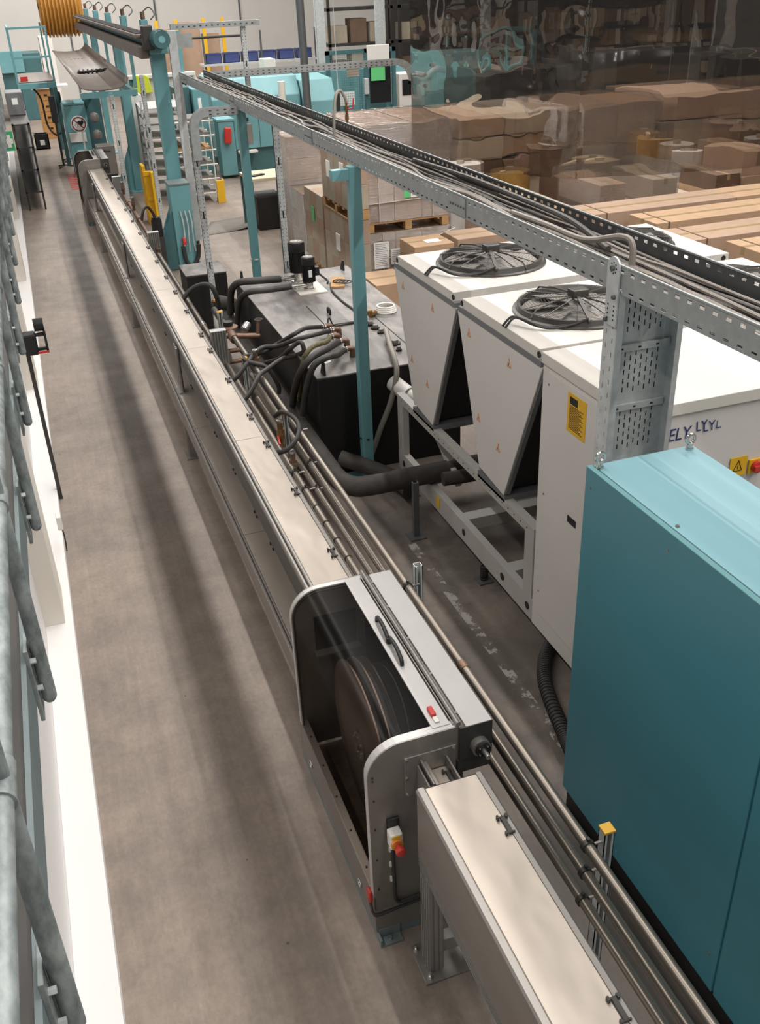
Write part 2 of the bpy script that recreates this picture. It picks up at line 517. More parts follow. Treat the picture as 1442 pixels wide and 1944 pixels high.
# ================================================================== the setting
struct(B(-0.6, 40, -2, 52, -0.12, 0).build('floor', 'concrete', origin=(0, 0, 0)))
wl = struct(B(-0.80, -0.55, -2, 46, 0, 2.3).build('wall_left', 'white_wall'))
kb = struct(B(-0.55, -0.355, -2, 32, 0, 0.10).build('baseboard_left', 'white_wall', bevel=.004))
for y in (1.15, 6.2, 11.2, 16.2, 21.2):
    B(-0.552, -0.41, y, y + .45, .10, 2.28).build('pilaster', 'beige_panel', wl, bevel=.003)
wb = struct(B(-1, 45, 46, 46.3, 0, 12).build('wall_back', 'wall_grey'))
for k, x in enumerate((2.6, 6.2, 9.8, 13.4, 17.0)):
    B(x, x + .06, 45.93, 46.0, 0, 12).build('panel_joint', 'galv_dark', wb)
B(-1, 16, 45.85, 46.0, 4.55, 4.75).build('wall_rail', 'wall_grey', wb)
struct(B(16.5, 23, 45.7, 46.0, 0, 7).build('door_1', 'wall_dark'))
struct(B(24.5, 34, 45.7, 46.0, 0, 7).build('door_2', 'wall_dark'))
struct(MB().beam((1.49, 4.6, 4.6), (1.49, 26.0, 4.6), .14, .16).build('added_shadow_beam', 'galv'))     # added unseen beam that casts the dark stripe on the floor

# ------------------------------------------------------------------ gallery edge and railing
fl = struct(B(-2.0, -0.31, -2, 24, 2.30, 2.43).build('floor_gallery', 'steel_dark'))
B(-0.31, -0.295, -2, 24, 2.29, 2.44).build('edge_plate', 'teal_grey', fl)
rail = thing('gallery_railing', 'galvanised tube railing bolted to the gallery edge along the left', 'railing', (-0.26, 4, 2.25))
MB().cyl((-.26, -1, 3.55), (-.26, 24, 3.55), .024, 16).build('handrail', 'galv_tube', rail, smooth=True)
MB().cyl((-.26, -1, 2.95), (-.26, 24, 2.95), .024, 16).build('knee_rail', 'galv_tube', rail, smooth=True)
for k in range(-1, 17):
    y = 2.50 + 1.12 * k
    mb = MB(); mb.cyl((-.26, y, 2.27), (-.26, y, 3.55), .022, 14)
    mb.lathe([(.001, -.02), (.013, -.016), (.02, -.006), (.022, 0.002)], (-.26, y, 2.27), 'z', 14)
    p = mb.build('post', 'galv_tube', rail, smooth=True)
    MB().box(-.296, -.284, y - .05, y + .05, 2.22, 2.48).build('mounting_plate', 'galv_tube', p, bevel=.002)
    for z in (2.33, 2.43): MB().cyl((-.284, y - .03, z), (-.268, y - .03, z), .009, 6).build('bolt', 'galv', p)
    MB().cyl((-.26, y - .05, 2.95), (-.26, y + .05, 2.95), .029, 14).build('tee_sleeve', 'galv_tube', p, smooth=True)
# black pole with its device at the wall
pole = thing('wall_pole', 'slim dark pole with black scanner head and red strip by white wall', 'pole', (-.335, 8.45, 0))
B(-.352, -.318, 8.43, 8.47, 0, 1.45).build('pole', 'steel_dark', pole)
B(-.35, -.24, 8.36, 8.50, 1.42, 1.60).build('head', 'black_plastic', pole, bevel=.012)
B(-.24, -.17, 8.38, 8.41, 1.45, 1.475).build('arm', 'black_plastic', pole)
B(-.24, -.17, 8.38, 8.41, 1.575, 1.60).build('arm', 'black_plastic', pole)
B(-.175, -.155, 8.38, 8.41, 1.43, 1.62).build('grip', 'black_plastic', pole)
B(-.25, -.155, 8.36, 8.375, 1.43, 1.445).build('red_strip', 'red', pole)
MB().cyl((-.24, 8.44, 1.66), (-.16, 8.44, 1.66), .055, 18).build('roller', 'black_plastic', pole, smooth=True)
sock = thing('wall_socket', 'small white socket box low on the white wall', 'socket', (-.345, 7.3, .35))
B(-.364, -.325, 7.25, 7.35, .30, .42).build('box', 'white_plastic', sock, bevel=.006)
MB().tube(spline([(-.335, 7.3, .30), (-.33, 7.29, .2), (-.335, 7.25, .1)]), .006, 6).build('lead', 'black_plastic', sock, smooth=True)
ex = thing('first_aid_sign', 'green first aid sign with white cross hanging at the left edge', 'sign', (-.23, 16.4, 2.05))
B(-.30, -.16, 16.40, 16.42, 2.02, 2.30).build('plate', 'green_sign', ex, bevel=.003)
MB().box(-.255, -.20, 16.393, 16.40, 2.07, 2.25).box(-.285, -.17, 16.392, 16.40, 2.125, 2.195).build('cross', 'white_plastic', ex)

# ================================================================== cooling troughs
def t_profile(mb, x0, x1, y0, y1, z0, z1, axis='y', n=3):
    """slotted aluminium profile: a core box plus ribs on its left and right faces"""
    mb.box(x0 + .004, x1 - .004, y0, y1, z0, z1)
    return mb
def latch(parent, x, y, z):
    mb = MB()
    mb.box(x - .008, x + .010, y - .045, y + .045, z, z + .013)
    mb.cyl((x - .020, y - .042, z + .010), (x + .018, y - .042, z + .010), .0045, 8)
    mb.cyl((x - .020, y + .042, z + .010), (x + .020, y + .042, z + .010), .0045, 8)
    mb.box(x - .024, x - .015, y - .048, y - .034, z - .002, z + .018).box(x - .024, x - .015, y + .034, y + .05, z - .002, z + .02).box(x + .012, x + .022, y + .032, y + .05, z - .002, z + .02)
    o = mb.build('latch', 'steel_dark', parent)
    return o

def comb_leg(parent, x0, x1, y, z0, z1, name='leg'):
    """slotted profile upright with vertical ribs"""
    mb = MB(); mb.box(x0 + .004, x1, y - .04, y + .04, z0, z1)
    for k in range(4):
        yy = y - .036 + k * .022
        mb.box(x0 - .003, x0 + .006, yy, yy + .010, z0, z1)
    n = 3
    for k in range(n):
        xx = x0 + (x1 - x0) * (k + .15) / n
        mb.box(xx, xx + (x1 - x0) * .22, y - .046, y - .038, z0, z1)
    return mb.build(name, 'alu_profile', parent)

# --- near trough
nt_ = thing('cooling_trough', 'nearest steel cooling trough with bright lid running out of the bottom edge', 'trough', (1.18, 1.5, 0))
Y0, Y1 = .3, 2.785
B(1.03, 1.042, Y0, Y1, .735, 1.105).build('side_panel', 'steel_side', nt_)
B(1.32, 1.332, Y0, Y1, .735, 1.105).build('side_panel', 'steel_side', nt_)
B(1.042, 1.32, Y0, Y1, .735, .75).build('bottom_panel', 'steel_side', nt_)
MB().prism([(1.026, 1.095), (1.026, 1.112), (1.034, 1.122), (1.06, 1.122), (1.068, 1.112), (1.068, 1.095)], 'y', Y0, Y1).build('edge_rail', 'steel_rail', nt_, smooth=True)
MB().prism([(1.304, 1.10), (1.304, 1.118), (1.326, 1.118), (1.336, 1.108), (1.336, 1.09)], 'y', Y0, Y1).build('edge_rail', 'steel_rail', nt_, smooth=True)
lid = B(1.068, 1.304, Y0, Y1 - .004, 1.098, 1.113).build('lid', 'steel_lid', nt_, bevel=.002)
B(1.06, 1.31, Y1 - .004, Y1 + .004, 1.085, 1.108).build('end_gasket', 'black_rubber', nt_)
latch(nt_, 1.298, 2.47, 1.113); latch(nt_, 1.298, 1.62, 1.113)
mb = MB().box(1.036, 1.10, Y0, Y1, .655, .735)
for z in (.66, .682, .704, .724): mb.box(1.030, 1.04, Y0, Y1, z, z + .009)
mb.build('support_profile', 'alu_profile', nt_)
B(1.27, 1.33, Y0, Y1, .655, .735).build('support_profile', 'alu_profile', nt_)
for x in (1.035, 1.26):
    lg = comb_leg(nt_, x, x + .075, 2.735, .012, .655)
B(1.11, 1.26, 2.70, 2.76, .12, .20).build('crossbar', 'alu_profile', nt_, bevel=.003)
fp = B(1.0, 1.39, 2.64, 2.86, 0, .012).build('foot_plate', 'steel_rail', nt_, bevel=.002)
for x, y in ((1.02, 2.83), (1.03, 2.67), (1.36, 2.83), (1.36, 2.67)):
    MB().cyl((x, y, .012), (x, y, .026), .012, 6).cyl((x, y, .026), (x, y, .045), .006, 8).build('anchor_bolt', 'chrome', fp)

# --- long upper trough behind the pulley housing
up = thing('cooling_trough', 'long upper steel trough running from pulley housing away down the hall', 'trough', (1.18, 12, 0))
Y0, Y1 = 4.33, 20.3
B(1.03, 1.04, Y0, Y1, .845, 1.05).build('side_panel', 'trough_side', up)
B(1.315, 1.325, Y0, Y1, .845, 1.05).build('side_panel', 'steel_side', up)
B(1.04, 1.315, Y0, Y1, .845, .855).build('bottom_panel', 'steel_side', up)
for x0, x1 in ((1.024, 1.046), (1.052, 1.076)):
    MB().prism([(x0, 1.03), (x0, 1.062), (x0 + .006, 1.068), (x1 - .006, 1.068), (x1, 1.062), (x1, 1.03)], 'y', Y0, Y1).build('edge_rail', 'steel_rail', up, smooth=True)
MB().prism([(1.296, 1.03), (1.296, 1.06), (1.318, 1.06), (1.328, 1.05), (1.328, 1.03)], 'y', Y0, Y1).build('edge_rail', 'steel_rail', up, smooth=True)
ys = [4.36, 6.73, 9.01, 11.2, 13.3, 15.4, 17.6, 20.28]
for a, b in zip(ys, ys[1:]):
    B(1.077, 1.295, a + .003, b - .003, 1.042, 1.054).build('lid', 'steel_lid', up, bevel=.002)
for y in (4.85, 5.72, 6.55, 7.12, 8.0, 8.85, 9.35, 10.2, 11.0, 11.7, 12.5, 13.3, 14.2, 15.1, 16.0, 17.0, 18.0, 19.0):
    latch(up, 1.288, y, 1.054)

# --- lower trough
lo = thing('cooling_trough', 'low steel trough tucked under the left side of the long upper trough', 'trough', (1.07, 12, 0))
B(.935, .945, Y0, Y1, .335, .52).build('side_panel', 'steel_side', lo)
B(1.225, 1.235, Y0, Y1, .335, .52).build('side_panel', 'steel_side', lo)
B(.945, 1.225, Y0, Y1, .335, .345).build('bottom_panel', 'steel_side', lo)
for x0, x1 in ((.928, .947), (.951, .968)):
    MB().prism([(x0, .49), (x0, .526), (x0 + .005, .532), (x1 - .005, .532), (x1, .526), (x1, .49)], 'y', Y0, Y1).build('edge_rail', 'steel_rail', lo, smooth=True)
for a, b in zip([4.36, 6.21, 8.32, 10.5, 12.7, 14.9, 17.1, 18.9], [6.21, 8.32, 10.5, 12.7, 14.9, 17.1, 18.9, 20.28]):
    B(.97, 1.20, a + .003, b - .003, .508, .52).build('lid', 'steel_lid', lo, bevel=.002)
for y in (5.1, 5.95, 6.47, 7.27, 8.09, 8.57, 9.37, 10.3, 11.2, 12.2, 13.4, 14.6): latch(lo, 1.14, y, .52)
for y in (8.86, 13.38, 18.0):
    for x in (.935, 1.16): lg = comb_leg(lo, x, x + .07, y, .012, .335)
    B(.90, 1.26, y - .1, y + .1, 0, .012).build('foot_plate', 'steel_rail', lo, bevel=.002)
for y in (9.32, 14.05, 19.0):                                    # brackets that carry the upper trough
    br = B(1.016, 1.029, y - .085, y + .085, .532, 1.0).build('bracket', 'trough_side', lo)
    for k in range(4): B(1.002, 1.017, y - .085 + k * .05, y - .065 + k * .05, .56, 1.0).build('bracket_rib', 'alu_profile', br)
    for k in range(5): B(1.004, 1.015, y - .065, y + .065, .56 + k * .032, .572 + k * .032).build('bracket_slat', 'alu_profile', br)
    B(.975, 1.029, y - .09, y + .09, .521, .533).build('bracket_foot', 'alu_profile', br)

# ribbed uprights on the right of the troughs
for k, (y, lab) in enumerate(((9.15, 'ribbed aluminium upright nearest the valve manifold, right of the upper trough'),
                              (13.8, 'ribbed aluminium upright beside trough left of the teal gusset plate'),
                              (18.6, 'farthest ribbed aluminium upright beside the trough, before the far housing'))):
    t = thing('ribbed_upright', lab, 'upright', (1.40, y, 0), 'ribbed uprights beside the troughs')
    mb = MB().box(1.345, 1.50, y - .030, y + .04, 0, 1.15)
    for i in range(6):
        x = 1.346 + i * .027
        mb.box(x, x + .015, y - .046, y - .029, 0, 1.15)
    mb.build('post', 'alu_profile', t)
    B(1.345, 1.50, y - .046, y + .04, 1.15, 1.156).build('end_cap', 'galv', t)
    B(1.335, 1.54, y - .09, y + .09, 0, .012).build('foot_plate', 'steel_rail', t)

# ================================================================== pulley housing
ph = thing('pulley_housing', 'open steel pulley housing with arched end plates and emergency stop, nearest', 'machine', (1.16, 3.63, 0))
def arch(x0, x1, z0, z1, r):
    return [(x0, z0)] + [(x, z) for x, z in arc(x0 + r, z1 - r, r, 180, 90, 10)] + [(x1, z1), (x1, z0)]
YN, YF = 2.965, 4.30
outline = arch(.866, 1.305, .10, 1.228, .17)
MB().prism(outline, 'y', YN, YN + .008).build('end_plate', 'steel_plate', ph)
# far end plate with its cable opening: built as pieces round the hole
far_poly = arch(.866, 1.305, .10, 1.228, .17)
mb = MB()
mb.prism([(.866, .1), (.866, .78), (1.305, .78), (1.305, .1)], 'y', YF, YF + .008)
mb.prism([(.866, .78), (.866, 1.02), (1.0, 1.02), (1.0, .78)], 'y', YF, YF + .008)
mb.prism([(1.25, .78), (1.25, 1.02), (1.305, 1.02), (1.305, .78)], 'y', YF, YF + .008)
mb.prism([(.866, 1.02)] + [(x, z) for x, z in arc(1.036, 1.058, .17, 180, 90, 10)] + [(1.305, 1.228), (1.305, 1.02)], 'y', YF, YF + .008)
mb.build('end_plate', 'steel_plate', ph)
B(1.0, 1.25, YF + .009, YF + .016, .78, 1.02).build('inlet_shade_plate', 'steel_dark', ph)  # dark plate fills the cable opening to stand in for its inner shade
B(.99, 1.26, YF - .05, YF, .77, .782).build('inlet_sill', 'steel_plate', ph)
def rim(y0, y1, t=.012, zlo=.30):
    mb = MB(); o = arch(.866, 1.305, zlo, 1.228, .17)[:-1]; i = arch(.866 + t, 1.305, zlo, 1.228 - t, .17 - t)[:-1]
    for k in range(len(o) - 1):
        a, b, c, d = o[k], o[k + 1], i[k + 1], i[k]
        mb.prism([a, b, c, d], 'y', y0, y1)
    return mb
rim(YN + .008, YN + .05, .008).build('arch_rim', 'alu_white', ph)
rim(YF - .03, YF, .008).build('arch_rim', 'alu_white', ph)
mb = MB(); o = arch(.878, 1.30, .30, 1.214, .158)[:-1]; i = arch(.884, 1.30, .30, 1.208, .152)[:-1]
for k in range(len(o) - 1): mb.prism([o[k], o[k + 1], i[k + 1], i[k]], 'y', YF - .045, YF - .036)
mb.build('gasket', 'black_rubber', ph)
# lower side panel with its top flange, floor pan, base skid
B(.866, .874, YN, YF + .02, .06, .295).build('side_panel', 'steel_plate', ph)
fr = B(.868, .912, YN + .01, YF, .288, .30).build('top_flange', 'steel_rail', ph)
for k in range(5):
    y = 3.15 + k * .25
    MB().cyl((.89, y, .30), (.89, y, .304), .006, 8).build('screw', 'steel_dark', fr)
B(.87, 1.44, YN + .01, YF, .055, .075).build('floor_pan', 'dirt', ph)
B(1.30, 1.312, YN + .008, YF, .075, 1.205).build('back_panel', 'black_metal', ph)
B(.868, 1.46, YN - .002, YF + .02, .0, .06).build('base_skid', 'teal_grey', ph)
B(.866, 1.30, YN - .006, YN, .06, .20).build('skirt', 'steel_plate', ph)
# roof over the drive, dark end block with bearing and shaft
rf = B(1.335, 1.462, YN - .01, YF - .01, 1.215, 1.228).build('roof_cover', 'alu_white', ph, bevel=.002)
B(1.455, 1.462, YN - .01, YF - .01, 1.04, 1.216).build('drive_side', 'alu_white', ph)
B(1.31, 1.462, YN + .0, YN + .01, .95, 1.04).build('drive_bracket', 'steel_dark', ph)
B(1.303, 1.462, YN - .014, YN - .004, 1.04, 1.226).build('drive_end_plate', 'steel_dark', ph)
B(1.292, 1.318, YN - .014, YN - .004, .915, 1.04).build('end_tab', 'steel_dark', ph)
brg = MB().cyl((1.395, YN - .014, 1.11), (1.395, YN - .05, 1.11), .044, 28).build('bearing', 'steel_plate', ph, smooth=True)
MB().cyl((1.398, YN - .05, 1.108), (1.398, YN - .062, 1.108), .036, 24).build('bearing_flange', 'black_metal', brg, smooth=True)
MB().cyl((1.40, YN - .062, 1.107), (1.40, YN - .11, 1.107), .0115, 14).build('shaft', 'chrome', brg, smooth=True)
mb = MB()
for k in range(4):
    a = math.radians(45 + 90 * k); mb.cyl((1.398 + .027 * math.cos(a), YN - .062, 1.108 + .027 * math.sin(a)), (1.398 + .027 * math.cos(a), YN - .068, 1.108 + .027 * math.sin(a)), .004, 6)
mb.build('flange_screws', 'chrome', brg)
# hinged hood: clear curved pane, metal strip with bow handle, hinge rod, red latch
pane = MB(); hp = [(.872, .30)] + [(x, z) for x, z in arc(1.036, 1.058, .166, 180, 90, 12)] + [(1.19, 1.224)]
for k in range(len(hp) - 1):
    a, b = hp[k], hp[k + 1]
    pane.quad((a[0], YN + .046, a[1]), (b[0], YN + .046, b[1]), (b[0], YF - .036, b[1]), (a[0], YF - .036, a[1]))
pane.build('hood_pane', 'polycarbonate', ph, smooth=True, weld=True)
st = B(1.19, 1.275, YN + .03, YF - .03, 1.222, 1.232).build('hood_strip', 'alu_white', ph, bevel=.001)
for x in (1.282, 1.316):
    B(x, x + .005, YN + .02, YF - .02, 1.215, 1.236).build('hinge_leaf', 'steel_rail', ph)
MB().cyl((1.302, YN - .0, 1.243), (1.302, YF + .01, 1.243), .0115, 16).build('hinge_rod', 'steel_rail', ph, smooth=True)
for y in (3.05, 3.35, 3.65, 3.95, 4.2):
    MB().cyl((1.326, y, 1.228), (1.326, y, 1.236), .007, 8).build('hinge_screw', 'chrome', ph)
for k, (ya, yb) in enumerate(((3.66, 3.85), (3.46, 3.65))):
    pts = spline([(1.222, ya, 1.232), (1.222, ya + .01, 1.262), (1.226, (ya + yb) / 2, 1.278), (1.23, yb - .01, 1.262), (1.23, yb, 1.232)], 5)
    MB().tube(pts, .0105, 10).build('bow_handle', 'black_plastic', ph, smooth=True)
MB().cyl((1.226, 3.655, 1.232), (1.226, 3.655, 1.262), .016, 12).build('handle_boss', 'black_plastic', ph, smooth=True)
B(1.212, 1.236, 3.06, 3.12, 1.232, 1.25).build('red_latch', 'red', ph, bevel=.004)
B(1.214, 1.236, 3.02, 3.058, 1.232, 1.24).build('latch_keeper', 'white_plastic', ph, bevel=.003)
# pulley wheel: three discs on a hub
PC = (3.67, .60)
for x, rr, nm in ((1.05, .46, 'pulley_disc'), (1.105, .46, 'pulley_disc'), (1.16, .45, 'pulley_disc')):
    d = MB().lathe([(.0, -.004), (.30, -.004), (.31, -.008), (rr - .02, -.008), (rr, -.004), (rr, .004), (rr - .02, .008), (.0, .008)][1:], (x, PC[0], PC[1]), 'x', 72).build(nm, 'disc_steel', ph, smooth=True)
    if x < 1.06:
        hub = MB().cyl((x - .014, PC[0], PC[1]), (x - .004, PC[0], PC[1]), .085, 32).cyl((x - .028, PC[0], PC[1]), (x - .014, PC[0], PC[1]), .03, 20).build('hub_plate', 'disc_steel', d, smooth=True)
        mb = MB()
        for k in range(8):
            a = math.radians(45 * k + 10); y, z = PC[0] + .062 * math.cos(a), PC[1] + .062 * math.sin(a)
            mb.cyl((x - .022, y, z), (x - .014, y, z), .008, 6)
        mb.build('hub_bolts', 'chrome', d)
MB().cyl((1.06, PC[0], PC[1]), (1.30, PC[0], PC[1]), .40, 48).build('groove_drum', 'black_rubber', ph, smooth=True)
# bolted flange and through channel on the near plate
fg = B(1.04, 1.288, YN - .008, YN, .905, 1.135).build('flange', 'steel_plate', ph, bevel=.002)
for x, z in ((1.05, 1.122), (1.05, 1.015), (1.05, .918), (1.275, 1.122), (1.275, .918)):
    MB().cyl((x, YN - .008, z), (x, YN - .014, z), .007, 8).build('flange_screw', 'chrome', fg)
for z in (1.16, 1.05, .93, .75, .55, .35): MB().cyl((.89, YN, z - (.0 if z < 1.1 else .09)), (.89, YN - .005, z - (.0 if z < 1.1 else .09)), .005, 8).build('plate_screw', 'steel_dark', ph)
ch = B(1.10, 1.245, 2.789, YN - .008, .90, .91).build('channel', 'steel_lid', ph)
B(1.10, 1.108, 2.789, YN - .008, .91, 1.075).build('channel_wall', 'steel_side', ch)
B(1.238, 1.246, 2.789, YN - .008, .91, 1.085).build('channel_wall', 'steel_side', ch)
B(1.118, 1.145, 2.789, YN - .008, 1.03, 1.09).build('channel_rail', 'steel_rail', ch, bevel=.003)
B(1.15, 1.236, 2.789, YN - .012, 1.02, 1.03).build('channel_cover', 'steel_lid', ch)
mb = MB().cyl((1.118, 2.795, 1.105), (1.118, YN - .01, 1.105), .006, 8)
mb.build('channel_rod', 'steel_rail', ch)
latch(ch, 1.225, 2.87, 1.03)
# emergency stop on the near plate
es = B(.945, 1.002, YN - .016, YN, .685, .80).build('stop_backplate', 'black_plastic', ph, bevel=.003)
B(.938, .998, YN - .07, YN - .016, .665, .755).build('stop_box', 'white_plastic', es, bevel=.006)
MB().cyl((.968, YN - .07, .70), (.968, YN - .082, .70), .029, 24).build('yellow_collar', 'orange', es, smooth=True)
MB().lathe([(.011, 0), (.011, -.02), (.022, -.028), (.024, -.04), (.021, -.05), (.006, -.054)], (.968, YN - .08, .70), 'y', 22).build('stop_button', 'red', es, smooth=True)
B(.945, .99, YN - .072, YN - .07, .73, .748).build('stop_label', 'yellow', es)
cb = MB().tube(spline([(.966, YN - .03, .665), (.966, YN - .014, .60), (.968, YN - .012, .35), (.97, YN - .012, .26), (.99, YN - .014, .235), (1.03, YN - .014, .235), (1.29, YN - .014, .245)]), .0085, 8).build('stop_cable', 'black_rubber', ph, smooth=True)
MB().tube(spline([(1.29, YN - .014, .215), (1.0, YN - .014, .195), (.88, YN - .014, .185), (.858, YN + .0, .19), (.856, YN + .03, .22), (.856, YN + .05, .255)]), .007, 8).build('latch_cable', 'black_rubber', ph, smooth=True)
mb = MB()
for z in (.60, .50, .40): mb.box(.95, .958, YN - .01, YN, z - .015, z + .015)
mb.build('cable_clips', 'white_plastic', ph)
B(.85, .866, YN + .03, YN + .075, .23, .30).build('side_latch', 'red', ph, bevel=.004)
ft = B(.868, .985, YN - .035, YN + .06, .06, .066)
ft = MB().box(.868, .985, YN - .06, YN - .003, 0, .012).box(.868, .878, YN - .06, YN - .003, .012, .05).box(.878, .985, YN - .012, YN - .003, .012, .07).build('foot_bracket', 'teal_grey', ph)
MB().cyl((.925, YN - .035, .012), (.925, YN - .035, .03), .011, 6).build('anchor_bolt', 'chrome', ft)
for y in (3.2, 4.1):
    MB().ring((.862, y, .14), .022, .004, 'x', 18, 6).build('lifting_eye', 'chrome', ph, smooth=True)

# far housing at the other end of the troughs
copy_tree(ph, (0, 17.35, 0), 'smaller looking far pulley housing at the end of the long troughs',
          skip=('stop_backplate', 'stop_cable', 'latch_cable', 'cable_clips', 'red_latch', 'side_latch', 'channel'))

# ================================================================== pipes
def pipe(label, x, z, y0, y1, r, clamps, group, joints=()):
    t = thing('steel_pipe', label, 'pipe', (x, (y0 + y1) / 2, z), group)
    MB().cyl((x, y0, z), (x, y1, z), r, 16).build('tube', 'pipe_steel', t, smooth=True)
    for y in clamps:
        mb = MB(); mb.lathe([(r + .002, -.011), (r + .007, -.011), (r + .007, .011), (r + .002, .011)], (x, y, z), 'y', 18)
        mb.box(x - .006, x + .006, y - .008, y + .008, z + r, z + r + .022)
        c = mb.build('clamp', 'steel_dark', t, smooth=True)
        MB().cyl((x + r, y, z), (x + .075, y, z), .007, 8).build('clamp_stud', 'steel_rail', c, smooth=True)
    for y in joints:
        MB().cyl((x, y - .03, z), (x, y + .03, z), r + .003, 16).build('solder_joint', 'copper_dull', t, smooth=True)
    return t
G = 'stacked steel water pipes beside the trough'
pipe('top pipe of the three stacked stainless pipes beside the trough', 1.66, .90, .4, 9.6, .0245, (2.42, 4.55, 7.05), G, (3.72,))
pipe('middle pipe of the three stacked stainless pipes beside the trough', 1.66, .735, .4, 8.9, .0245, (2.42, 4.55, 6.75), G)
pipe('bottom pipe of the three stacked stainless pipes beside the trough', 1.66, .56, .4, 8.7, .0245, (2.42, 4.55, 6.62), G)
fp_ = pipe('single pipe hugging the right wall of the trough, with black clips', 1.47, .80, 4.4, 9.3, .024, (6.5, 6.2), G)
for y in (4.9, 5.15, 5.4, 5.65, 5.9): 
    MB().lathe([(.024, -.005), (.0275, -.005), (.0275, .005), (.024, .005)], (1.47, y, .80), 'y', 16).build('black_clip', 'black_plastic', fp_, smooth=True)
p = thing('steel_pipe', 'far pipe along trough between the two ribbed uprights', 'pipe', (1.42, 12, .9), G)
MB().cyl((1.42, 9.6, .93), (1.42, 13.4, .93), .028, 16).build('tube', 'pipe_steel', p, smooth=True)
MB().cyl((1.42, 10.0, .93), (1.42, 10.12, .93), .034, 16).build('clamp', 'chrome', p, smooth=True)
p = thing('steel_pipe', 'dull pipe run beyond the second ribbed upright beside the trough', 'pipe', (1.45, 16, .9), G)
MB().cyl((1.45, 13.6, .93), (1.45, 18.2, .93), .03, 14).build('tube', 'copper_dull', p, smooth=True)
for y in (14.6, 15.8, 17.2): MB().cyl((1.45, y - .05, .93), (1.45, y + .05, .93), .042, 14).build('coupling', 'copper_dull', p, smooth=True)

def strut(label, x, y, h, capmat=None):
    t = thing('pipe_support_post', label, 'post', (x, y, 0), 'pipe support posts')
    w = .024
    mb = MB().box(x - w, x + w, y + w - .004, y + w, 0, h).box(x - w, x - w + .004, y - w, y + w, 0, h).box(x + w - .004, x + w, y - w, y + w, 0, h)
    mb.box(x - w, x - w + .014, y - w, y - w + .004, 0, h).box(x + w - .014, x + w, y - w, y - w + .004, 0, h)
    mb.build('channel', 'galv', t)
    if capmat: B(x - w - .003, x + w + .003, y - w - .003, y + w + .003, h, h + .012).build('end_cap', capmat, t, bevel=.002)
    B(x - .06, x + .06, y - .06, y + .06, 0, .01).build('foot_plate', 'galv', t)
strut('galvanised support post with yellow cap beside the teal cabinet plinth', 1.755, 2.43, .95, 'yellow_cap')
strut('open topped galvanised post holding the pipes beside the pulley housing', 1.735, 4.57, 1.03)
strut('yellow capped post inside the looped hose right of the trough', 1.585, 7.2, 1.0, 'yellow_cap')
strut('yellow capped post under the crossing black hoses', 1.585, 8.75, .97, 'yellow_cap')
strut('yellow capped post at the ribbed upright near the white filter', 1.56, 9.75, 1.14, 'yellow_cap')
t = thing('slotted_stand', 'short dark slotted stand on the floor before the chiller frame', 'post', (2.46, 6.49, 0))
MB().box(2.435, 2.485, 6.47, 6.475, 0, .52).box(2.435, 2.44, 6.475, 6.51, 0, .52).box(2.48, 2.485, 6.475, 6.51, 0, .52).build('post', 'galv_dark', t)
B(2.39, 2.53, 6.42, 6.56, 0, .012).build('foot_plate', 'galv_dark', t)

# ================================================================== teal control cabinet
cab = thing('control_cabinet', 'large teal steel control cabinet with two eye bolts at lower right', 'cabinet', (2.42, 2.0, 0))
XA, XB, YA, YB = 2.13, 2.70, .70, 3.405
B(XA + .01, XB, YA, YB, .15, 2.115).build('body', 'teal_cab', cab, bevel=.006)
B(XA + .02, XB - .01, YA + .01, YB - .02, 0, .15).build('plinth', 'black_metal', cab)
B(XA + .035, XB - .006, YA, YB - .006, 2.115, 2.152).build('roof_panel', 'teal_cab_lit_top', cab, bevel=.004)
B(XA + .026, XA + .035, YA, YB - .004, 2.10, 2.146).build('roof_gasket', 'black_rubber', cab)
B(XA, XA + .026, 2.066, YB, .15, 2.148).build('door', 'teal_cab', cab, bevel=.004)
B(XA, XA + .026, YA, 2.054, .15, 2.148).build('door', 'teal_cab', cab, bevel=.004)
B(XA - .0, XA + .026, YA, YB, 2.1485, 2.153).build('top_edge_strip', 'teal_light', cab)
mb = MB()
for y, z in ((3.36, 2.06), (3.36, 1.30), (2.75, 2.07), (2.12, .35), (2.12, 2.07), (3.36, .25)):
    mb.cyl((XA, y, z), (XA - .003, y, z), .007, 8)
mb.cyl((XA + .055, 2.78, 2.152), (XA + .055, 2.78, 2.157), .009, 10)
mb.build('screws', 'steel_rail', cab)
for x, y in ((XA + .045, 3.365), (XB - .045, 3.365)):
    mb = MB().ring((x, y, 2.205), .022, .0085, 'y', 22, 10).cyl((x, y, 2.152), (x, y, 2.185), .013, 12).cyl((x, y, 2.152), (x, y, 2.160), .019, 14)
    mb.build('eye_bolt', 'chrome', cab, smooth=True)
# corrugated conduit on the floor beside the cabinet
cd = MB()
cp = spline([(2.88, 4.80, .055), (2.66, 4.58, .055), (2.51, 4.30, .055), (2.40, 3.86, .055), (2.36, 3.66, .055)], 8)
cd.tube(cp, .045, 12)
for k in range(60):
    i = min(len(cp) - 2, int(k / 60 * (len(cp) - 1))); f = k / 60 * (len(cp) - 1) - i
    q = cp[i].lerp(cp[i + 1], f); cd.cyl(q - Vector((.002, .006, 0)), q + Vector((.002, .006, 0)), .05, 12)
tag(cd.build('corrugated_conduit', 'black_rubber', smooth=True), 'black corrugated conduit on the floor beside the teal cabinet', 'conduit')

# ================================================================== chiller
chl = thing('water_chiller', 'large pale grey air cooled chiller with V shaped fan units and white tops', 'chiller', (3.9, 5.7, 0))
CX0, CX1 = 2.70, 5.07
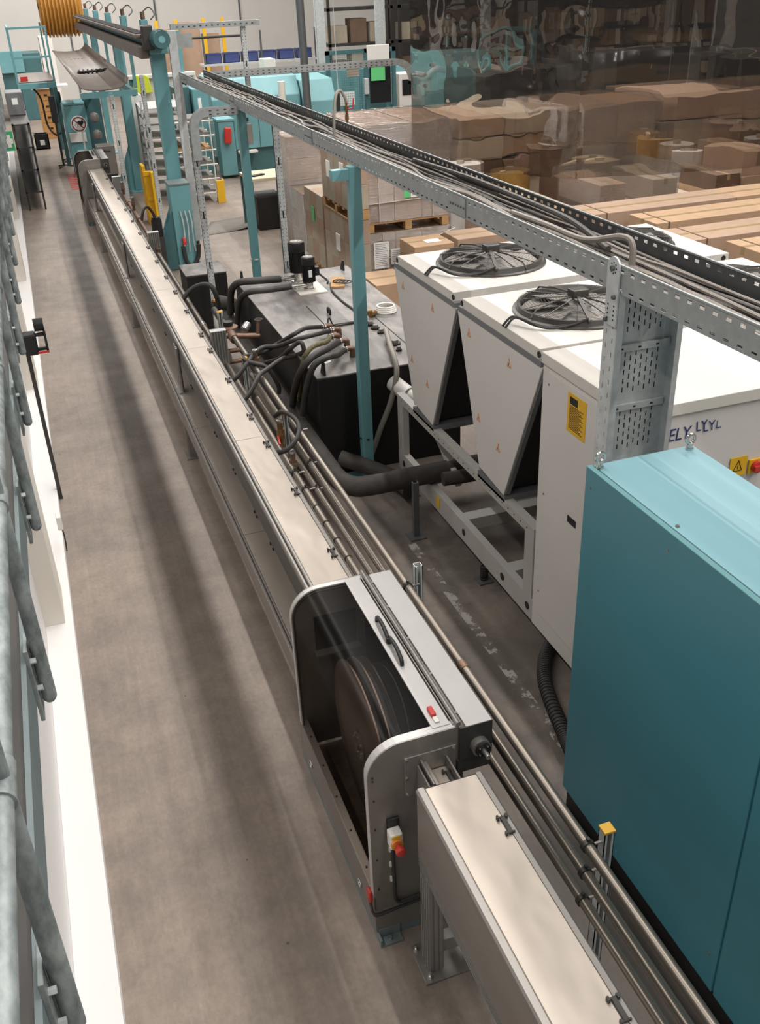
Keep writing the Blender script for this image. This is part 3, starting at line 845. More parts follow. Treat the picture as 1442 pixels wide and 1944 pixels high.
# base frame
for x in (CX1 - .06, CX0):
    bf = MB().box(x, x + .008, 4.88, 7.53, .14, .31).box(x + .008, x + .06, 4.88, 7.53, .302, .31).box(x + .008, x + .06, 4.88, 7.53, .14, .148).build('base_beam', 'chill_frame', chl)
for y in (5.28, 6.1, 6.95):
    B(CX0 + .01, CX1 - .01, y, y + .12, .20, .30).build('cross_beam', 'chill_frame', bf)
for y in (5.35, 6.05, 4.95, 7.40):
    MB().cyl((CX0 - .003, y, .225), (CX0 - .001, y, .225), .03, 24).build('lifting_hole', 'black_ink', bf)
MB().box(CX0 - .004, CX0 - .001, 6.55, 6.62, .18, .28).build('warning_patch', 'yellow', bf)
for y0, y1 in ((4.90, 5.03), (7.40, 7.53)):
    for x in (CX0, CX1 - .06):
        B(x, x + .06, y0, y1, .31, .84).build('frame_post', 'chill_frame', chl, bevel=.003)
for x in (CX0, CX1 - .07):
    rl = MB().box(x, x + .07, 4.90, 7.54, .84, .87).box(x, x + .006, 5.03, 7.40, .80, .84).build('frame_rail', 'chill_frame', chl)
    if x < 3:
        mb = MB()
        for k in range(26): mb.cyl((x - .0015, 5.0 + k * .097, .835), (x + .001, 5.0 + k * .097, .835), .006, 8)
        mb.build('rail_holes', 'black_ink', rl)
MB().beam((2.9, 7.45, .82), (2.9, 6.6, .35), .05, .05).build('brace', 'chill_frame', chl)
B(3.75, CX1 - .3, 5.45, 7.2, .302, .33).build('drip_tray', 'chill_white', chl)
sp = MB()
for y in (5.66, 7.2):
    b = MB().box(CX0 - .06, CX0 + .06, y - .06, y + .06, 0, .012).build('spring_foot', 'galv_dark', chl)
    pts = [(CX0 + .028 * math.cos(t * .7), y + .028 * math.sin(t * .7), .015 + t * .0023) for t in range(55)]
    MB().tube(pts, .007, 6).build('spring', 'black_metal', b, smooth=True)
# V units
def vunit(yt0, yt1, yb0, yb1, zb, fan_y):
    zt = 2.02
    poly = [(yt0, zt), (yt1, zt), (yb1, zb + .04), (yb0, zb)]
    for x in (CX0, CX1 - .012):
        p = MB().prism(poly, 'x', x, x + .012).build('side_panel', 'chill_grey', chl, bevel=.002)
        if x < 3:
            for y, z in ((yt1 - .20, zt - .14), (yt0 + .45, zt - .15), (yb1 + .02, zb + .40), (yb0 + .10, zb + .30)):
                MB().prism([(y - .032, z), (y + .032, z), (y, z + .066)], 'x', x - .0015, x).build('warning_triangle', 'orange', p)
                MB().prism([(y - .019, z + .009), (y + .019, z + .009), (y, z + .048)], 'x', x - .0025, x - .0014).build('warning_triangle_field', 'chill_white', p)
                MB().prism([(y - .005, z + .014), (y + .006, z + .014), (y + .001, z + .036), (y - .004, z + .030)], 'x', x - .0032, x - .0024).build('warning_triangle_mark', 'black_ink', p)
    # coil faces and trims
    for (a, b, m) in (((yt0 + .03, yb0 + .03), 0, 'coil_dark'), ((yt1 - .03, yb1 - .03), 1, 'coil_silver')):
        yt, yb = a
        c = MB()
        L_ = CX1 - CX0 - .1
        o, u = Vector((CX0 + .05, yb, zb + .03)), Vector((L_, 0, 0))
        v = Vector((0, yt - yb, zt - zb - .03))
        if b: c.quad(o + u, o, o + v, o + u + v, uv=((L_, 0), (0, 0), (0, 1.1), (L_, 1.1)))
        else: c.quad(o, o + u, o + u + v, o + v, uv=((0, 0), (L_, 0), (L_, 1.1), (0, 1.1)))
        c.build('coil', m, chl, solid=.01)
        s_ = -1 if b == 0 else 1
        MB().beam((CX0 + .03, yt + s_ * .018, zt), (CX0 + .03, yb + s_ * .018, zb + .02), .06, .035, (1, 0, 0)).build('coil_trim', 'chill_trim', chl)
    # wire guard over the far coil, near edge rail
    B(CX0 + .0, CX1, yb0 - .02, yb1 + .02, zb - .05, zb + .0).build('coil_sill', 'chill_trim', chl)
    # top
    tp = B(CX0 - .0, CX1, yt0 + .05, yt1 - .08, 2.055, 2.125).build('top_panel', 'chill_white', chl, bevel=.004)
    B(CX0 - .006, CX1, yt0 + .01, yt1 - .02, 2.02, 2.056).build('top_gutter', 'chill_trim', chl)
    for x, y in ((CX0, yt0 + .05), (CX0, yt1 - .08), (CX1, yt0 + .05)):
        MB().cyl((x - .004 if x < 3 else x - .05, y if x < 3 else y - .004, 2.09), (x + .004 if x < 3 else x - .05, y if x < 3 else y + .004, 2.09), .02, 14).build('corner_hole', 'black_ink', tp)
    for fx in (3.29, 4.47): fan(fx, fan_y)
FAN = {}
def fan(fx, fy):
    R_ = .405
    if not FAN:
        z0 = 2.125
        f = MB().lathe([(R_ + .03, 0), (R_ + .03, .012), (R_ + .012, .02), (R_, .05), (R_ - .02, .05), (R_ - .02, .0)], (fx, fy, z0), 'z', 56).build('fan', 'grill', chl, smooth=True)
        w = MB().lathe([(R_ - .03, .001), (R_ - .03, .004)], (fx, fy, z0), 'z', 40).build('fan_well', 'fan_blade', f)
        bl = MB()
        for k in range(7):
            a0 = 2 * math.pi * k / 7
            pts = []
            for (r, da, h) in ((.1, -.25, .01), (R_ - .04, -.32, .008), (R_ - .04, .30, .035), (.1, .35, .04)):
                pts.append((fx + r * math.cos(a0 + da), fy + r * math.sin(a0 + da), z0 + h))
            bl.quad(*pts)
        bl.build('blades', 'fan_blade', f, solid=.004)
        g = MB()
        for k in range(17):
            r = .085 + (R_ - .085) * k / 16.0
            h = .055 + .03 * (1 - (r / R_) ** 2)
            g.ring((fx, fy, z0 + h), r, .0015, 'z', 56, 4)
        for k in range(12):
            a = 2 * math.pi * k / 12
            g.tube([(fx + r * math.cos(a), fy + r * math.sin(a), z0 + .058 + .03 * (1 - (r / R_) ** 2)) for r in (.06, .2, .32, R_)], .0035, 5)
        for k in (0, 3, 6, 9):
            a = 2 * math.pi * (k + .5) / 12
            g.tube([(fx + r * math.cos(a), fy + r * math.sin(a), z0 + h) for r, h in ((.06, .1), (.22, .1), (R_ - .03, .075), (R_ + .015, .03))], .006, 6)
        g.build('guard', 'grill', f, smooth=True)
        mb = MB().box(fx - .06, fx + .06, fy - .045, fy + .045, z0 + .09, z0 + .145)
        mb.build('terminal_box', 'grill', f, bevel=.008)
        MB().beam((fx - .02, fy - .03, z0 + .105), (fx - .14, fy - R_, z0 + .06), .025, .012).build('support_arm', 'grill', f)
        MB().tube(spline([(fx - .14, fy - R_ + .02, z0 + .07), (fx - .24, fy - R_ + .06, z0 + .03), (fx - .40, fy - .30, z0 + .02), (fx - .5, fy - .14, z0 + .05), (CX0 + .05, fy - .12, z0 + .05), (CX0 - .01, fy - .13, z0 + .0)]), .008, 7).build('fan_lead', 'black_rubber', f, smooth=True)
        MB().tube(spline([(fx - .14, fy - R_ + .03, z0 + .06), (fx - .26, fy - R_ + .09, z0 + .025), (fx - .42, fy - .26, z0 + .02), (fx - .5, fy - .10, z0 + .045), (CX0 + .05, fy - .08, z0 + .045), (CX0 - .01, fy - .09, z0 + .0)]), .008, 7).build('fan_lead', 'black_rubber', f, smooth=True)
        FAN['f'] = (f, fx, fy)
    else:
        f, x0, y0 = FAN['f']
        c = f.copy(); COL.objects.link(c); c.location = Vector((fx - x0, fy - y0, 0)); ORG[c] = ORG[f]
        for g in kids(f):
            if fx > 4 and g.name.startswith('fan_lead'): continue
            d = g.copy(); COL.objects.link(d); d.parent = c
vunit(6.21, 7.50, 6.69, 7.11, .90, 6.88)
vunit(4.89, 6.18, 5.37, 5.78, .90, 5.52)
# compressor box
B(CX0, CX1, 3.90, 4.88, .13, 2.06).build('compressor_box', 'chill_grey', chl, bevel=.003)
B(CX0 - .012, CX1 + .01, 3.88, 4.885, 2.06, 2.13).build('box_top', 'chill_white', chl, bevel=.004)
B(CX0 - .006, CX0, 3.92, 4.80, .27, 2.03).build('access_panel', 'chill_grey', chl, bevel=.002)
B(CX0 + .3, CX1 - .05, 3.93, 4.85, 0, .13).build('box_plinth', 'black_metal', chl)
MB().cyl((CX0 - .004, 4.03, .18), (CX0 - .001, 4.03, .18), .03, 20).build('lifting_hole', 'black_ink', chl)
B(CX0 - .010, CX0 - .006, 4.375, 4.475, 1.165, 1.21).build('panel_slot', 'black_ink', chl)
sk = B(CX0 - .0085, CX0 - .006, 4.345, 4.555, 1.75, 1.995).build('yellow_sticker', 'yellow', chl)
mb = MB().box(CX0 - .0095, CX0 - .0085, 4.44, 4.53, 1.93, 1.975)
for k in range(16): mb.box(CX0 - .0095, CX0 - .0085, 4.375 + .02 * (k % 3), 4.53, 1.775 + k * .0095, 1.779 + k * .0095)
mb.build('sticker_print', 'black_ink', sk)
mb = MB()
for y, z in ((4.79, 1.95), (4.79, 1.2), (4.79, .45)): mb.cyl((CX0 - .006, y, z), (CX0 - .009, y, z), .007, 8)
mb.build('panel_screws', 'chill_trim', chl)
text_part('lettering', 'ELY', .105, (2.925, 3.896, 1.905), (math.pi / 2, 0, 0), 'ink', chl, sx=.85, shear=.1)
text_part('lettering', 'LY', .085, (3.10, 3.896, 1.935), (math.pi / 2, 0, 0), 'ink', chl, sx=.8, shear=-.12)
text_part('lettering', 'LY', .085, (3.145, 3.894, 1.925), (math.pi / 2, 0, 0), 'ink', chl, sx=.85, shear=-.12)
text_part('lettering', 'L.', .07, (3.225, 3.894, 1.93), (math.pi / 2, 0, 0), 'ink', chl, sx=.8)
ws = B(3.36, 3.475, 3.893, 3.897, 1.60, 1.72).build('warning_sign', 'yellow', chl)
mb = MB()
tri = [(3.385, 1.635), (3.445, 1.635), (3.415, 1.70)]
for k in range(3):
    a, b = tri[k], tri[(k + 1) % 3]; mb.beam((a[0], 3.892, a[1]), (b[0], 3.892, b[1]), .002, .005, (0, 1, 0))
mb.prism([(3.413, 1.672), (3.42, 1.655), (3.415, 1.655), (3.418, 1.643), (3.409, 1.658), (3.414, 1.658)], 'y', 3.891, 3.893)
mb.build('warning_symbol', 'black_ink', ws)
sw = B(3.485, 3.58, 3.885, 3.897, 1.60, 1.69).build('main_switch', 'yellow', chl, bevel=.003)
MB().cyl((3.532, 3.885, 1.645), (3.532, 3.86, 1.645), .034, 22).box(3.50, 3.565, 3.845, 3.862, 1.63, 1.66).build('switch_knob', 'red', sw, smooth=True)
# insulated water pipes
def insp(label, pts, r, k=6):
    o = MB().tube(spline(pts, k), r, 16).build('insulated_pipe', 'insul', smooth=True)
    return tag(o, label, 'pipe', 'black insulated water pipes')
insp('thick insulated pipe running past the tank then bending under the chiller', [(1.90, 11.6, .62), (1.92, 11.2, .52), (1.93, 9.5, .45), (1.94, 7.4, .42), (1.95, 7.02, .41), (2.02, 6.86, .40), (2.16, 6.80, .40), (2.6, 6.80, .40), (3.6, 6.80, .40)], .088)
insp('second insulated pipe behind teal post base, below the first', [(2.20, 7.76, .22), (2.45, 7.55, .15), (2.58, 7.28, .14), (2.62, 7.05, .13)], .075)
insp('short insulated pipe bend against the far left end of the tank', [(1.90, 11.9, .5), (1.88, 11.7, .66), (1.93, 11.5, .70), (2.05, 11.47, .66)], .088)
insp('dark pipe lying under the chiller frame ending in a clamp', [(2.76, 6.62, .42), (3.0, 6.60, .42), (3.3, 6.60, .42), (3.6, 6.60, .42)], .06)
wp = thing('tank_outlet', 'pale plastic outlet elbow between black tank and chiller corner', 'pipe', (2.9, 7.7, .8))
MB().cyl((2.78, 7.86, .84), (2.86, 7.66, .78), .075, 20).build('elbow', 'white_plastic', wp, smooth=True)
MB().cyl((2.86, 7.66, .78), (2.95, 7.56, .74), .058, 20).build('spigot', 'white_plastic', wp, smooth=True)

# ================================================================== overhead cable tray
tr = thing('cable_tray', 'long galvanised overhead cable tray crossing the picture above the chiller', 'cable tray', (2.65, 9, 2.82))
TX0, TX1, TZ0, TZ1, TY0, TY1 = 2.45, 2.85, 2.82, 2.95, .3, 16.5
def slots(L, pitch, l, rows):
    n = int(L / pitch)
    return [(k * pitch + .02, k * pitch + .02 + l, rows) for k in range(n)]
for x in (TX0, TX1):
    MB().perf((x, TY0, TZ0), (0, 1, 0), (0, 0, 1), TY1 - TY0, TZ1 - TZ0, slots(TY1 - TY0, .085, .034, [(.014, .025), (.096, .112)])).build('side_rail', 'galv_tray' if x < 2.6 else 'galv_dark', tr, solid=.003)  # right rail in the darker material: its inner shade is painted in
    B(x - .006, x + .006, TY0, TY1, TZ1 - .004, TZ1 + .006).build('rolled_edge', 'galv_tray', tr, bevel=.002)
MB().perf((TX0, TY0, TZ0), (0, 1, 0), (1, 0, 0), TY1 - TY0, TX1 - TX0, slots(TY1 - TY0, .085, .03, [(.05, .11), (.16, .22), (.28, .34)])).build('tray_bottom', 'galv_dark', tr, solid=.003)
for y in (2.2, 5.6, 9.0, 12.4, 15.8):
    B(TX0 - .008, TX0 - .002, y - .12, y + .12, TZ0 + .01, TZ1 - .008).build('splice_plate', 'galv_tray', tr)
    mb = MB()
    for k in range(6): mb.cyl((TX0 - .008, y - .1 + k * .04, TZ0 + .065), (TX0 - .014, y - .1 + k * .04, TZ0 + .065), .007, 6)
    mb.build('splice_bolts', 'galv_dark', tr)
names = ['grey', 'dark', 'pale']
for k in range(16):
    x = TX0 + .03 + (TX1 - TX0 - .06) * (k % 8) / 7; r = random.choice((.008, .009, .011, .014)); z = TZ0 + .016 + (.022 if k >= 8 else 0) + r
    pts = []
    y = .4
    while y < 16.4:
        pts.append((min(TX1 - .02, max(TX0 + .02, x + random.uniform(-.035, .035))), y, z + random.uniform(-.004, .014))); y += random.uniform(.35, .7)
    o = MB().tube(spline(pts, 3), r, 7).build('tray_cable', random.choice(('cable', 'cable', 'cable_dark')), smooth=True)
    tag(o, 'cable lying lengthwise among others in the overhead tray', 'cable', 'cables in the overhead tray')
def cable(label, pts, r, m='cable', cat='cable', name='cable', k=6, n=8):
    return tag(MB().tube(spline(pts, k), r, n).build(name, m, smooth=True), label, cat)
cable('thick grey cable rising in a bend out of the tray near the perforated column', [(2.62, 5.2, 2.9), (2.58, 4.7, 2.93), (2.55, 4.25, 2.95), (2.60, 4.0, 3.01), (2.62, 3.93, 2.98), (2.62, 3.92, 2.84)], .016, 'cable')
cable('dark thick cable hugging the right wall of the tray', [(2.78, 7.2, 2.9), (2.8, 6.2, 2.92), (2.79, 5.4, 2.92), (2.72, 4.7, 2.94), (2.66, 4.2, 2.9)], .017, 'cable_dark')
# side branches
def branch(name, label, x0, x1, y, z, w, h, down, r=.25, mat='galv_tray'):
    """tray arm along x that bends down at its end"""
    t = thing(name, label, 'cable tray', (x0, y, z))
    s_ = 1 if x1 > x0 else -1
    pts = [(x0, z)]
    for k in range(9):
        a = math.radians(90 - 90 * k / 8)
        pts.append((x1 - s_ * r + s_ * r * math.cos(a), z - r + r * math.sin(a)))
    if down: pts.append((x1, z - r - down))
    inner = [(x0, z - h)]
    for k in range(9):
        a = math.radians(90 - 90 * k / 8)
        inner.append((x1 - s_ * r + s_ * (r - h) * math.cos(a), z - r + (r - h) * math.sin(a)))
    if down: inner.append((x1 - s_ * h, z - r - down))
    for yy in (y - w / 2, y + w / 2 - .004):
        mb = MB()
        for k in range(len(pts) - 1): mb.prism([pts[k], pts[k + 1], inner[k + 1], inner[k]], 'y', yy, yy + .004)
        sr = mb.build('side_rail', mat, t)
        if yy < y:
            mb = MB(); L_ = abs(x1 - x0) - r; n = int(L_ / .09)
            for k in range(n):
                for zz in (z - h * .3, z - h * .72):
                    mb.box(x0 + s_ * (.05 + k * .09), x0 + s_ * (.08 + k * .09), yy - .002, yy - .0002, zz - .006, zz + .006)
            mb.build('slots', 'steel_dark', sr)
    mb = MB()
    for k in range(len(pts) - 1): mb.prism([inner[k], inner[k + 1], (inner[k + 1][0], inner[k + 1][1] + .004), (inner[k][0], inner[k][1] + .004)], 'y', y - w / 2, y + w / 2)
    mb.build('tray_bottom', mat, t)
    return t
branch('tray_branch', 'curved tray branch bending down over the perforated upright, left of tray', 2.45, 1.86, 12.15, 2.86, .12, .10, .35, .22)
branch('tray_branch', 'pale horizontal tray arm reaching right and curling down over machines', 2.88, 6.35, 16.3, 2.93, .15, .10, .05, .35)
t = thing('galvanised_rail', 'upper galvanised arm above the cable tray end with hanging plate', 'cable tray', (2.5, 16.45, 3.6))
MB().box(2.42, 3.80, 16.40, 16.50, 3.53, 3.61).build('rail', 'galv_tray', t)
mb = MB()
for k in range(14): mb.box(2.5 + k * .09, 2.53 + k * .09, 16.397, 16.40, 3.56, 3.575)
mb.build('slots', 'steel_dark', t)
MB().cyl((2.42, 16.5, 3.40), (3.50, 16.5, 3.40), .018, 8).build('rod', 'steel_dark', t)
B(2.42, 2.72, 16.36, 16.38, 3.28, 3.48).build('hanging_plate', 'galv_tray', t)

def perf_post(name, label, x, y, z0, z1, w=.05, d=.05, big=True, group='perforated galvanised uprights'):
    t = thing(name, label, 'post', (x, y, z0), group)
    H = z1 - z0; n = int(H / .045)
    mb = MB()
    cols = [(.010, .018, [(k * .045 + .012, k * .045 + .026) for k in range(n)]), (w - .020, w - .012, [(k * .045 + .012, k * .045 + .026) for k in range(n)])]
    mb.perf((x - w / 2, y - d / 2, z0), (1, 0, 0), (0, 0, 1), w, H, cols)
    mb.build('face', 'galv', t, solid=.003)
    mb = MB().box(x - w / 2, x - w / 2 + .003, y - d / 2, y + d / 2, z0, z1).box(x + w / 2 - .003, x + w / 2, y - d / 2, y + d / 2, z0, z1)
    mb.box(x - w / 2, x + w / 2, y + d / 2 - .003, y + d / 2, z0, z1)
    mb.build('channel', 'galv_dark', t)
    if big:
        mb = MB(); z = z0 + .35
        while z < z1 - .2:
            mb.box(x - .009, x + .009, y - d / 2 - .003, y - d / 2 - .001, z, z + .09); z += .62
        mb.build('long_slots', 'black_ink', t)
    return t
perf_post('perforated_upright', 'perforated upright under the curved tray branch, right of teal box', 1.90, 12.2, .0, 2.55, .075, .06)
perf_post('perforated_upright', 'perforated upright behind the two black pumps', 2.80, 11.75, 0, 2.82, .075, .06)
perf_post('perforated_upright', 'perforated upright beside the off white panel of the far teal column', 1.62, 19.2, 0, 2.45, .075, .06)
perf_post('perforated_upright', 'perforated upright behind the yellow guard frame', 2.17, 19.0, .2, 2.75, .075, .06)
perf_post('perforated_upright', 'perforated upright hanging below the upper galvanised arm', 3.55, 16.5, 2.6, 3.53, .075, .06)
t = thing('cable_duct', 'tall plain grey cable duct descending from the tray end', 'duct', (2.41, 16.35, .36))
MB().box(2.345, 2.475, 16.31, 16.39, .38, 3.53).build('body', 'galv', t, bevel=.004)
MB().tube(spline([(2.40, 16.35, .40), (2.40, 16.33, .25), (2.36, 16.25, .15), (2.28, 16.15, .18), (2.22, 16.1, .3)]), .03, 8).build('cable_bundle', 'black_rubber', t, smooth=True)

# vertical perforated tray column in front of the chiller
co = thing('tray_column', 'wide vertical perforated tray column between teal cabinet and chiller', 'cable tray', (2.635, 3.8, 0))
KX0, KX1, KY0, KY1 = 2.45, 2.82, 3.745, 3.855
MB().perf((KX0, KY0, 0), (0, 1, 0), (0, 0, 1), KY1 - KY0, 2.86, [(.025, .033, [(.05 + k * .07, .075 + k * .07) for k in range(39)]), (.078, .086, [(.085 + k * .07, .11 + k * .07) for k in range(39)])]).build('flange', 'galv', co, solid=.003)
MB().perf((KX1, KY0, 0), (0, 1, 0), (0, 0, 1), KY1 - KY0, 2.82, [(.025, .033, [(.05 + k * .07, .075 + k * .07) for k in range(39)])]).build('flange', 'galv', co, solid=.003)
cols = []
for i in range(9):
    x = .055 + i * .031
    hs = []
    for gidx in range(9):
        zb = .04 + gidx * .315
        for k in range(5):
            z = zb + .03 + k * .047 + (.022 if i % 2 else 0)
            hs.append((z, z + .028))
    cols.append((x, x + .007, [h for h in hs if h[1] < 2.80]))
MB().perf((KX0, KY1 - .02, 0), (1, 0, 0), (0, 0, 1), KX1 - KX0, 2.82, cols).build('perforated_plate', 'galv', co, solid=.003)
for gidx in range(9):
    z = .315 + gidx * .315 - .025
    rg = B(KX0 + .03, KX1 - .01, KY1 - .04, KY1 - .022, z, z + .038).build('rung', 'galv', co, bevel=.003)
    mb = MB()
    for k in range(3): mb.box(KX0 + .08 + k * .1, KX0 + .095 + k * .1, KY1 - .042, KY1 - .0395, z + .014, z + .022)
    mb.build('rung_slots', 'black_ink', rg)
B(KX0 + .03, KX1 - .02, KY1 - .012, KY1 - .006, 0, 2.81).build('slot_shade_sheet', 'steel_dark', co)  # added dark sheet so the slots look shaded from behind
B(KX0 + .0, KX0 + .035, KY0 - .004, KY0, 0, 2.84).build('lip', 'galv', co)
B(KX1 - .03, KX1, KY0 - .004, KY0, 0, 2.82).build('lip', 'galv', co)
bk = MB().prism([(KY0 - .005, 2.66), (KY1 - .02, 2.66)] + [(3.7925 + .0525 * math.cos(math.radians(a)), 2.93 + .0525 * math.sin(math.radians(a))) for a in range(0, 181, 15)], 'x', KX0 - .012, KX0 - .004).build('round_bracket', 'galv', co)
mb = MB()
for k in range(8): mb.cyl((KX0 - .012, 3.7925 + .025 * math.cos(k * .785), 2.93 + .025 * math.sin(k * .785)), (KX0 - .0135, 3.7925 + .025 * math.cos(k * .785), 2.93 + .025 * math.sin(k * .785)), .004, 6)
for k in range(4):
    for y in (3.765, 3.815): mb.cyl((KX0 - .012, y, 2.69 + k * .022), (KX0 - .0135, y, 2.69 + k * .022), .005, 6)
mb.build('bracket_holes', 'black_ink', bk)
mb = MB().cyl((KX0 - .012, 3.7925, 2.93), (KX0 - .026, 3.7925, 2.93), .013, 6).cyl((KX0 - .012, 3.765, 2.80), (KX0 - .026, 3.765, 2.80), .011, 6).cyl((KX0 - .012, 3.82, 2.68), (KX0 - .026, 3.82, 2.68), .011, 6)
mb.build('bracket_bolts', 'galv_dark', bk)

# ------------------------------------------------------------------ teal posts that carry the tray
def teal_post(label, x, y, z1, w=.10):
    t = thing('teal_post', label, 'post', (x, y, 0), 'teal posts carrying the cable tray')
    B(x - w / 2, x + w / 2, y - w / 2, y + w / 2, .015, z1).build('column', 'teal', t, bevel=.008)
    fp = B(x - .16, x + .16, y - .14, y + .14, 0, .015).build('foot_plate', 'teal', t)
    for dx in (-.13, .13): MB().cyl((x + dx, y - .1, .015), (x + dx, y - .1, .03), .011, 6).build('anchor_bolt', 'chrome', fp)
    return t
t = teal_post('slim teal post standing in front of the black tank', 2.44, 7.68, 2.82)
B(2.25, 2.44, 7.64, 7.72, 2.72, 2.80).build('bracket', 'teal', t)
MB().lathe([(.058, -.006), (.066, -.006), (.066, .006), (.058, .006)], (2.44, 7.68, .42), 'z', 4).build('cable_tie', 'black_plastic', t)
t = teal_post('slim teal post beyond the tank, left of the black pumps', 2.50, 12.2, 2.82)
MB().lathe([(.072, -.006), (.078, -.006), (.078, .006), (.072, .006)], (2.50, 12.2, 1.02), 'z', 4).build('cable_tie', 'strap', t)
# hanging air line above the tray
al = thing('air_line', 'grey air hose with red ball valve hung above the tray by wire', 'hose', (2.75, 9.3, 2.9))
MB().tube(spline([(2.62, 8.75, 2.86), (2.64, 8.8, 3.05), (2.70, 8.9, 3.22), (2.76, 8.95, 3.25), (2.80, 8.95, 3.19), (2.81, 8.95, 3.15)]), .014, 8).build('hose', 'hose_grey', al, smooth=True)
MB().cyl((2.81, 8.95, 3.16), (2.81, 8.95, 2.98), .012, 8).cyl((2.81, 8.95, 3.12), (2.81, 8.95, 3.08), .02, 8).cyl((2.81, 8.95, 3.05), (2.81, 8.95, 3.0), .018, 8).build('fitting', 'brass', al, smooth=True)
MB().tube([(2.82, 8.95, 3.09), (2.87, 8.95, 3.10), (2.88, 8.95, 3.18)], .007, 6).build('valve_lever', 'red', al)
MB().tube([(2.74, 8.95, 3.26), (2.74, 8.96, 3.45), (2.74, 9.0, 6.0)], .004, 5).build('wire', 'galv', al)

# ================================================================== black tank
tk = thing('water_tank', 'big black steel water tank with scuffed flat top and fittings', 'tank', (2.76, 9.6, 0))
B(2.06, 3.47, 7.86, 11.4, 0, .985).build('body', 'tank_side', tk, bevel=.01)
B(2.055, 3.475, 7.855, 11.405, .985, 1.0).build('top_plate', 'tank_top', tk, bevel=.003)
B(2.56, 2.87, 9.25, 9.99, 1.0, 1.006).build('hatch', 'tank_top', tk)
MB().box(2.553, 2.56, 9.25, 9.99, 1.0, 1.004).box(2.553, 2.9, 9.243, 9.25, 1.0, 1.004).box(3.11, 3.118, 8.3, 9.5, 1.0, 1.004).build('seam', 'black_ink', tk)
MB().tube(spline([(2.70, 9.64, 1.006), (2.70, 9.64, 1.06), (2.70, 9.56, 1.06), (2.70, 9.56, 1.006)]), .012, 8).build('hatch_handle', 'black_plastic', tk, smooth=True)
for (x, y) in ((2.13, 7.90), (2.12, 11.3), (3.36, 11.2)):
    MB().prism([(y - .02, 1.0), (y + .10, 1.0), (y + .03, 1.12), (y - .01, 1.12)], 'x', x, x + .02).build('lifting_lug', 'tank_side', tk)
for (x, y, r) in ((2.98, 9.06, .045), (2.99, 8.93, .045), (3.0, 8.78, .04), (3.0, 8.42, .07), (2.98, 8.22, .03)):
    cp = MB().cyl((x, y, 1.0), (x, y, 1.018), r, 18).build('port_flange', 'tank_side', tk, smooth=True)
    MB().cyl((x, y, 1.018), (x, y, 1.045), r * .6, 6).build('port_plug', 'tank_top', cp)
for k, (x, y) in enumerate(((2.54, 9.0), (2.58, 8.86), (2.52, 8.68), (2.55, 8.50), (2.53, 8.26))):
    e = MB().cyl((x, y, 1.0), (x, y, 1.05), .03, 14).tube(spline([(x, y, 1.04), (x, y, 1.075), (x - .04, y, 1.085), (x - .09, y - .01, 1.08)]), .026, 12).build('elbow_fitting', 'copper_dull', tk, smooth=True)
    mb = MB()
    for q in (.06, .085): mb.cyl((x - q - .008, y - .01, 1.08), (x - q + .004, y - .01, 1.08), .031, 14)
    mb.build('hose_clip', 'chrome', e, smooth=True)
B(2.60, 2.93, 10.40, 10.90, 1.0, 1.012).build('pump_plate', 'beige_panel', tk)
st = MB().lathe([(.001, 0), (.07, 0), (.07, .002), (.001, .002)][1:], (2.24, 8.26, 1.0), 'z', 20).build('round_sticker', 'paper', tk)
def pump(label, x, y, s):
    t = thing('vertical_pump', label, 'pump', (x, y, 1.012), 'black pumps on the tank')
    z = 1.012
    MB().cyl((x, y, z), (x, y, z + .02), .085 * s, 24).cyl((x, y, z + .02), (x, y, z + .12 * s), .055 * s, 24).build('pump_base', 'chrome', t, smooth=True)
    mb = MB().cyl((x, y, z + .12 * s), (x, y, z + .40 * s), .085 * s, 28)
    for k in range(28):
        a = 2 * math.pi * k / 28; mb.obox((x + .088 * s * math.cos(a), y + .088 * s * math.sin(a), z + .25 * s), (.012 * s, .005 * s, .26 * s), a)
    mb.build('motor', 'black_metal', t)
    c = MB().lathe([(.096 * s, .36 * s), (.10 * s, .37 * s), (.10 * s, .45 * s), (.092 * s, .47 * s), (.07 * s, .475 * s), (.001, .475 * s)], (x, y, z), 'z', 32).build('fan_cowl', 'black_metal', t, smooth=True)
    MB().lathe([(.068 * s, .475 * s), (.068 * s, .478 * s), (.001, .478 * s)], (x, y, z), 'z', 24).build('cowl_grille', 'steel_plate', c)
    MB().cyl((x, y, z + .478 * s), (x, y, z + .482 * s), .015 * s, 10).build('cowl_boss', 'white_plastic', c)
    B(x + .085 * s, x + .15 * s, y - .05 * s, y + .05 * s, z + .2 * s, z + .32 * s).build('terminal_box', 'black_metal', t, bevel=.006)
    B(x - .02, x + .02, y - .095 * s, y - .088 * s, z + .2 * s, z + .3 * s).build('name_plate', 'paper', t) if s < .9 else None
    mb = MB().cyl((x - .05 * s, y, z + .06), (x - .22, y, z + .06), .03, 14)
    for q in (.12, .16, .2): mb.cyl((x - q, y, z + .06), (x - q - .014, y, z + .06), .038, 14)
    mb.build('outlet', 'chrome', t, smooth=True)
pump('front and smaller of the two black pumps on the tank', 2.76, 10.56, .80)
pump('rear and taller of the two black pumps on the tank', 2.73, 10.93, 1.0)
def hose(label, pts, r=.022, m='hose', grp='black hoses at the tank'):
    return tag(MB().tube(spline(pts, 5), r, 10).build('hose', m, smooth=True), label, 'hose', grp)
hose('black hose from first tank elbow looping wide over the pipes', [(2.45, 9.0, 1.08), (2.23, 8.80, 1.16), (2.08, 8.70, 1.15), (1.99, 8.95, 1.0), (1.81, 8.95, .93), (1.72, 9.0, .9), (1.59, 8.81, .96), (1.60, 8.66, .96), (1.76, 8.6, .9), (1.86, 8.62, .7), (1.88, 8.7, .58)])
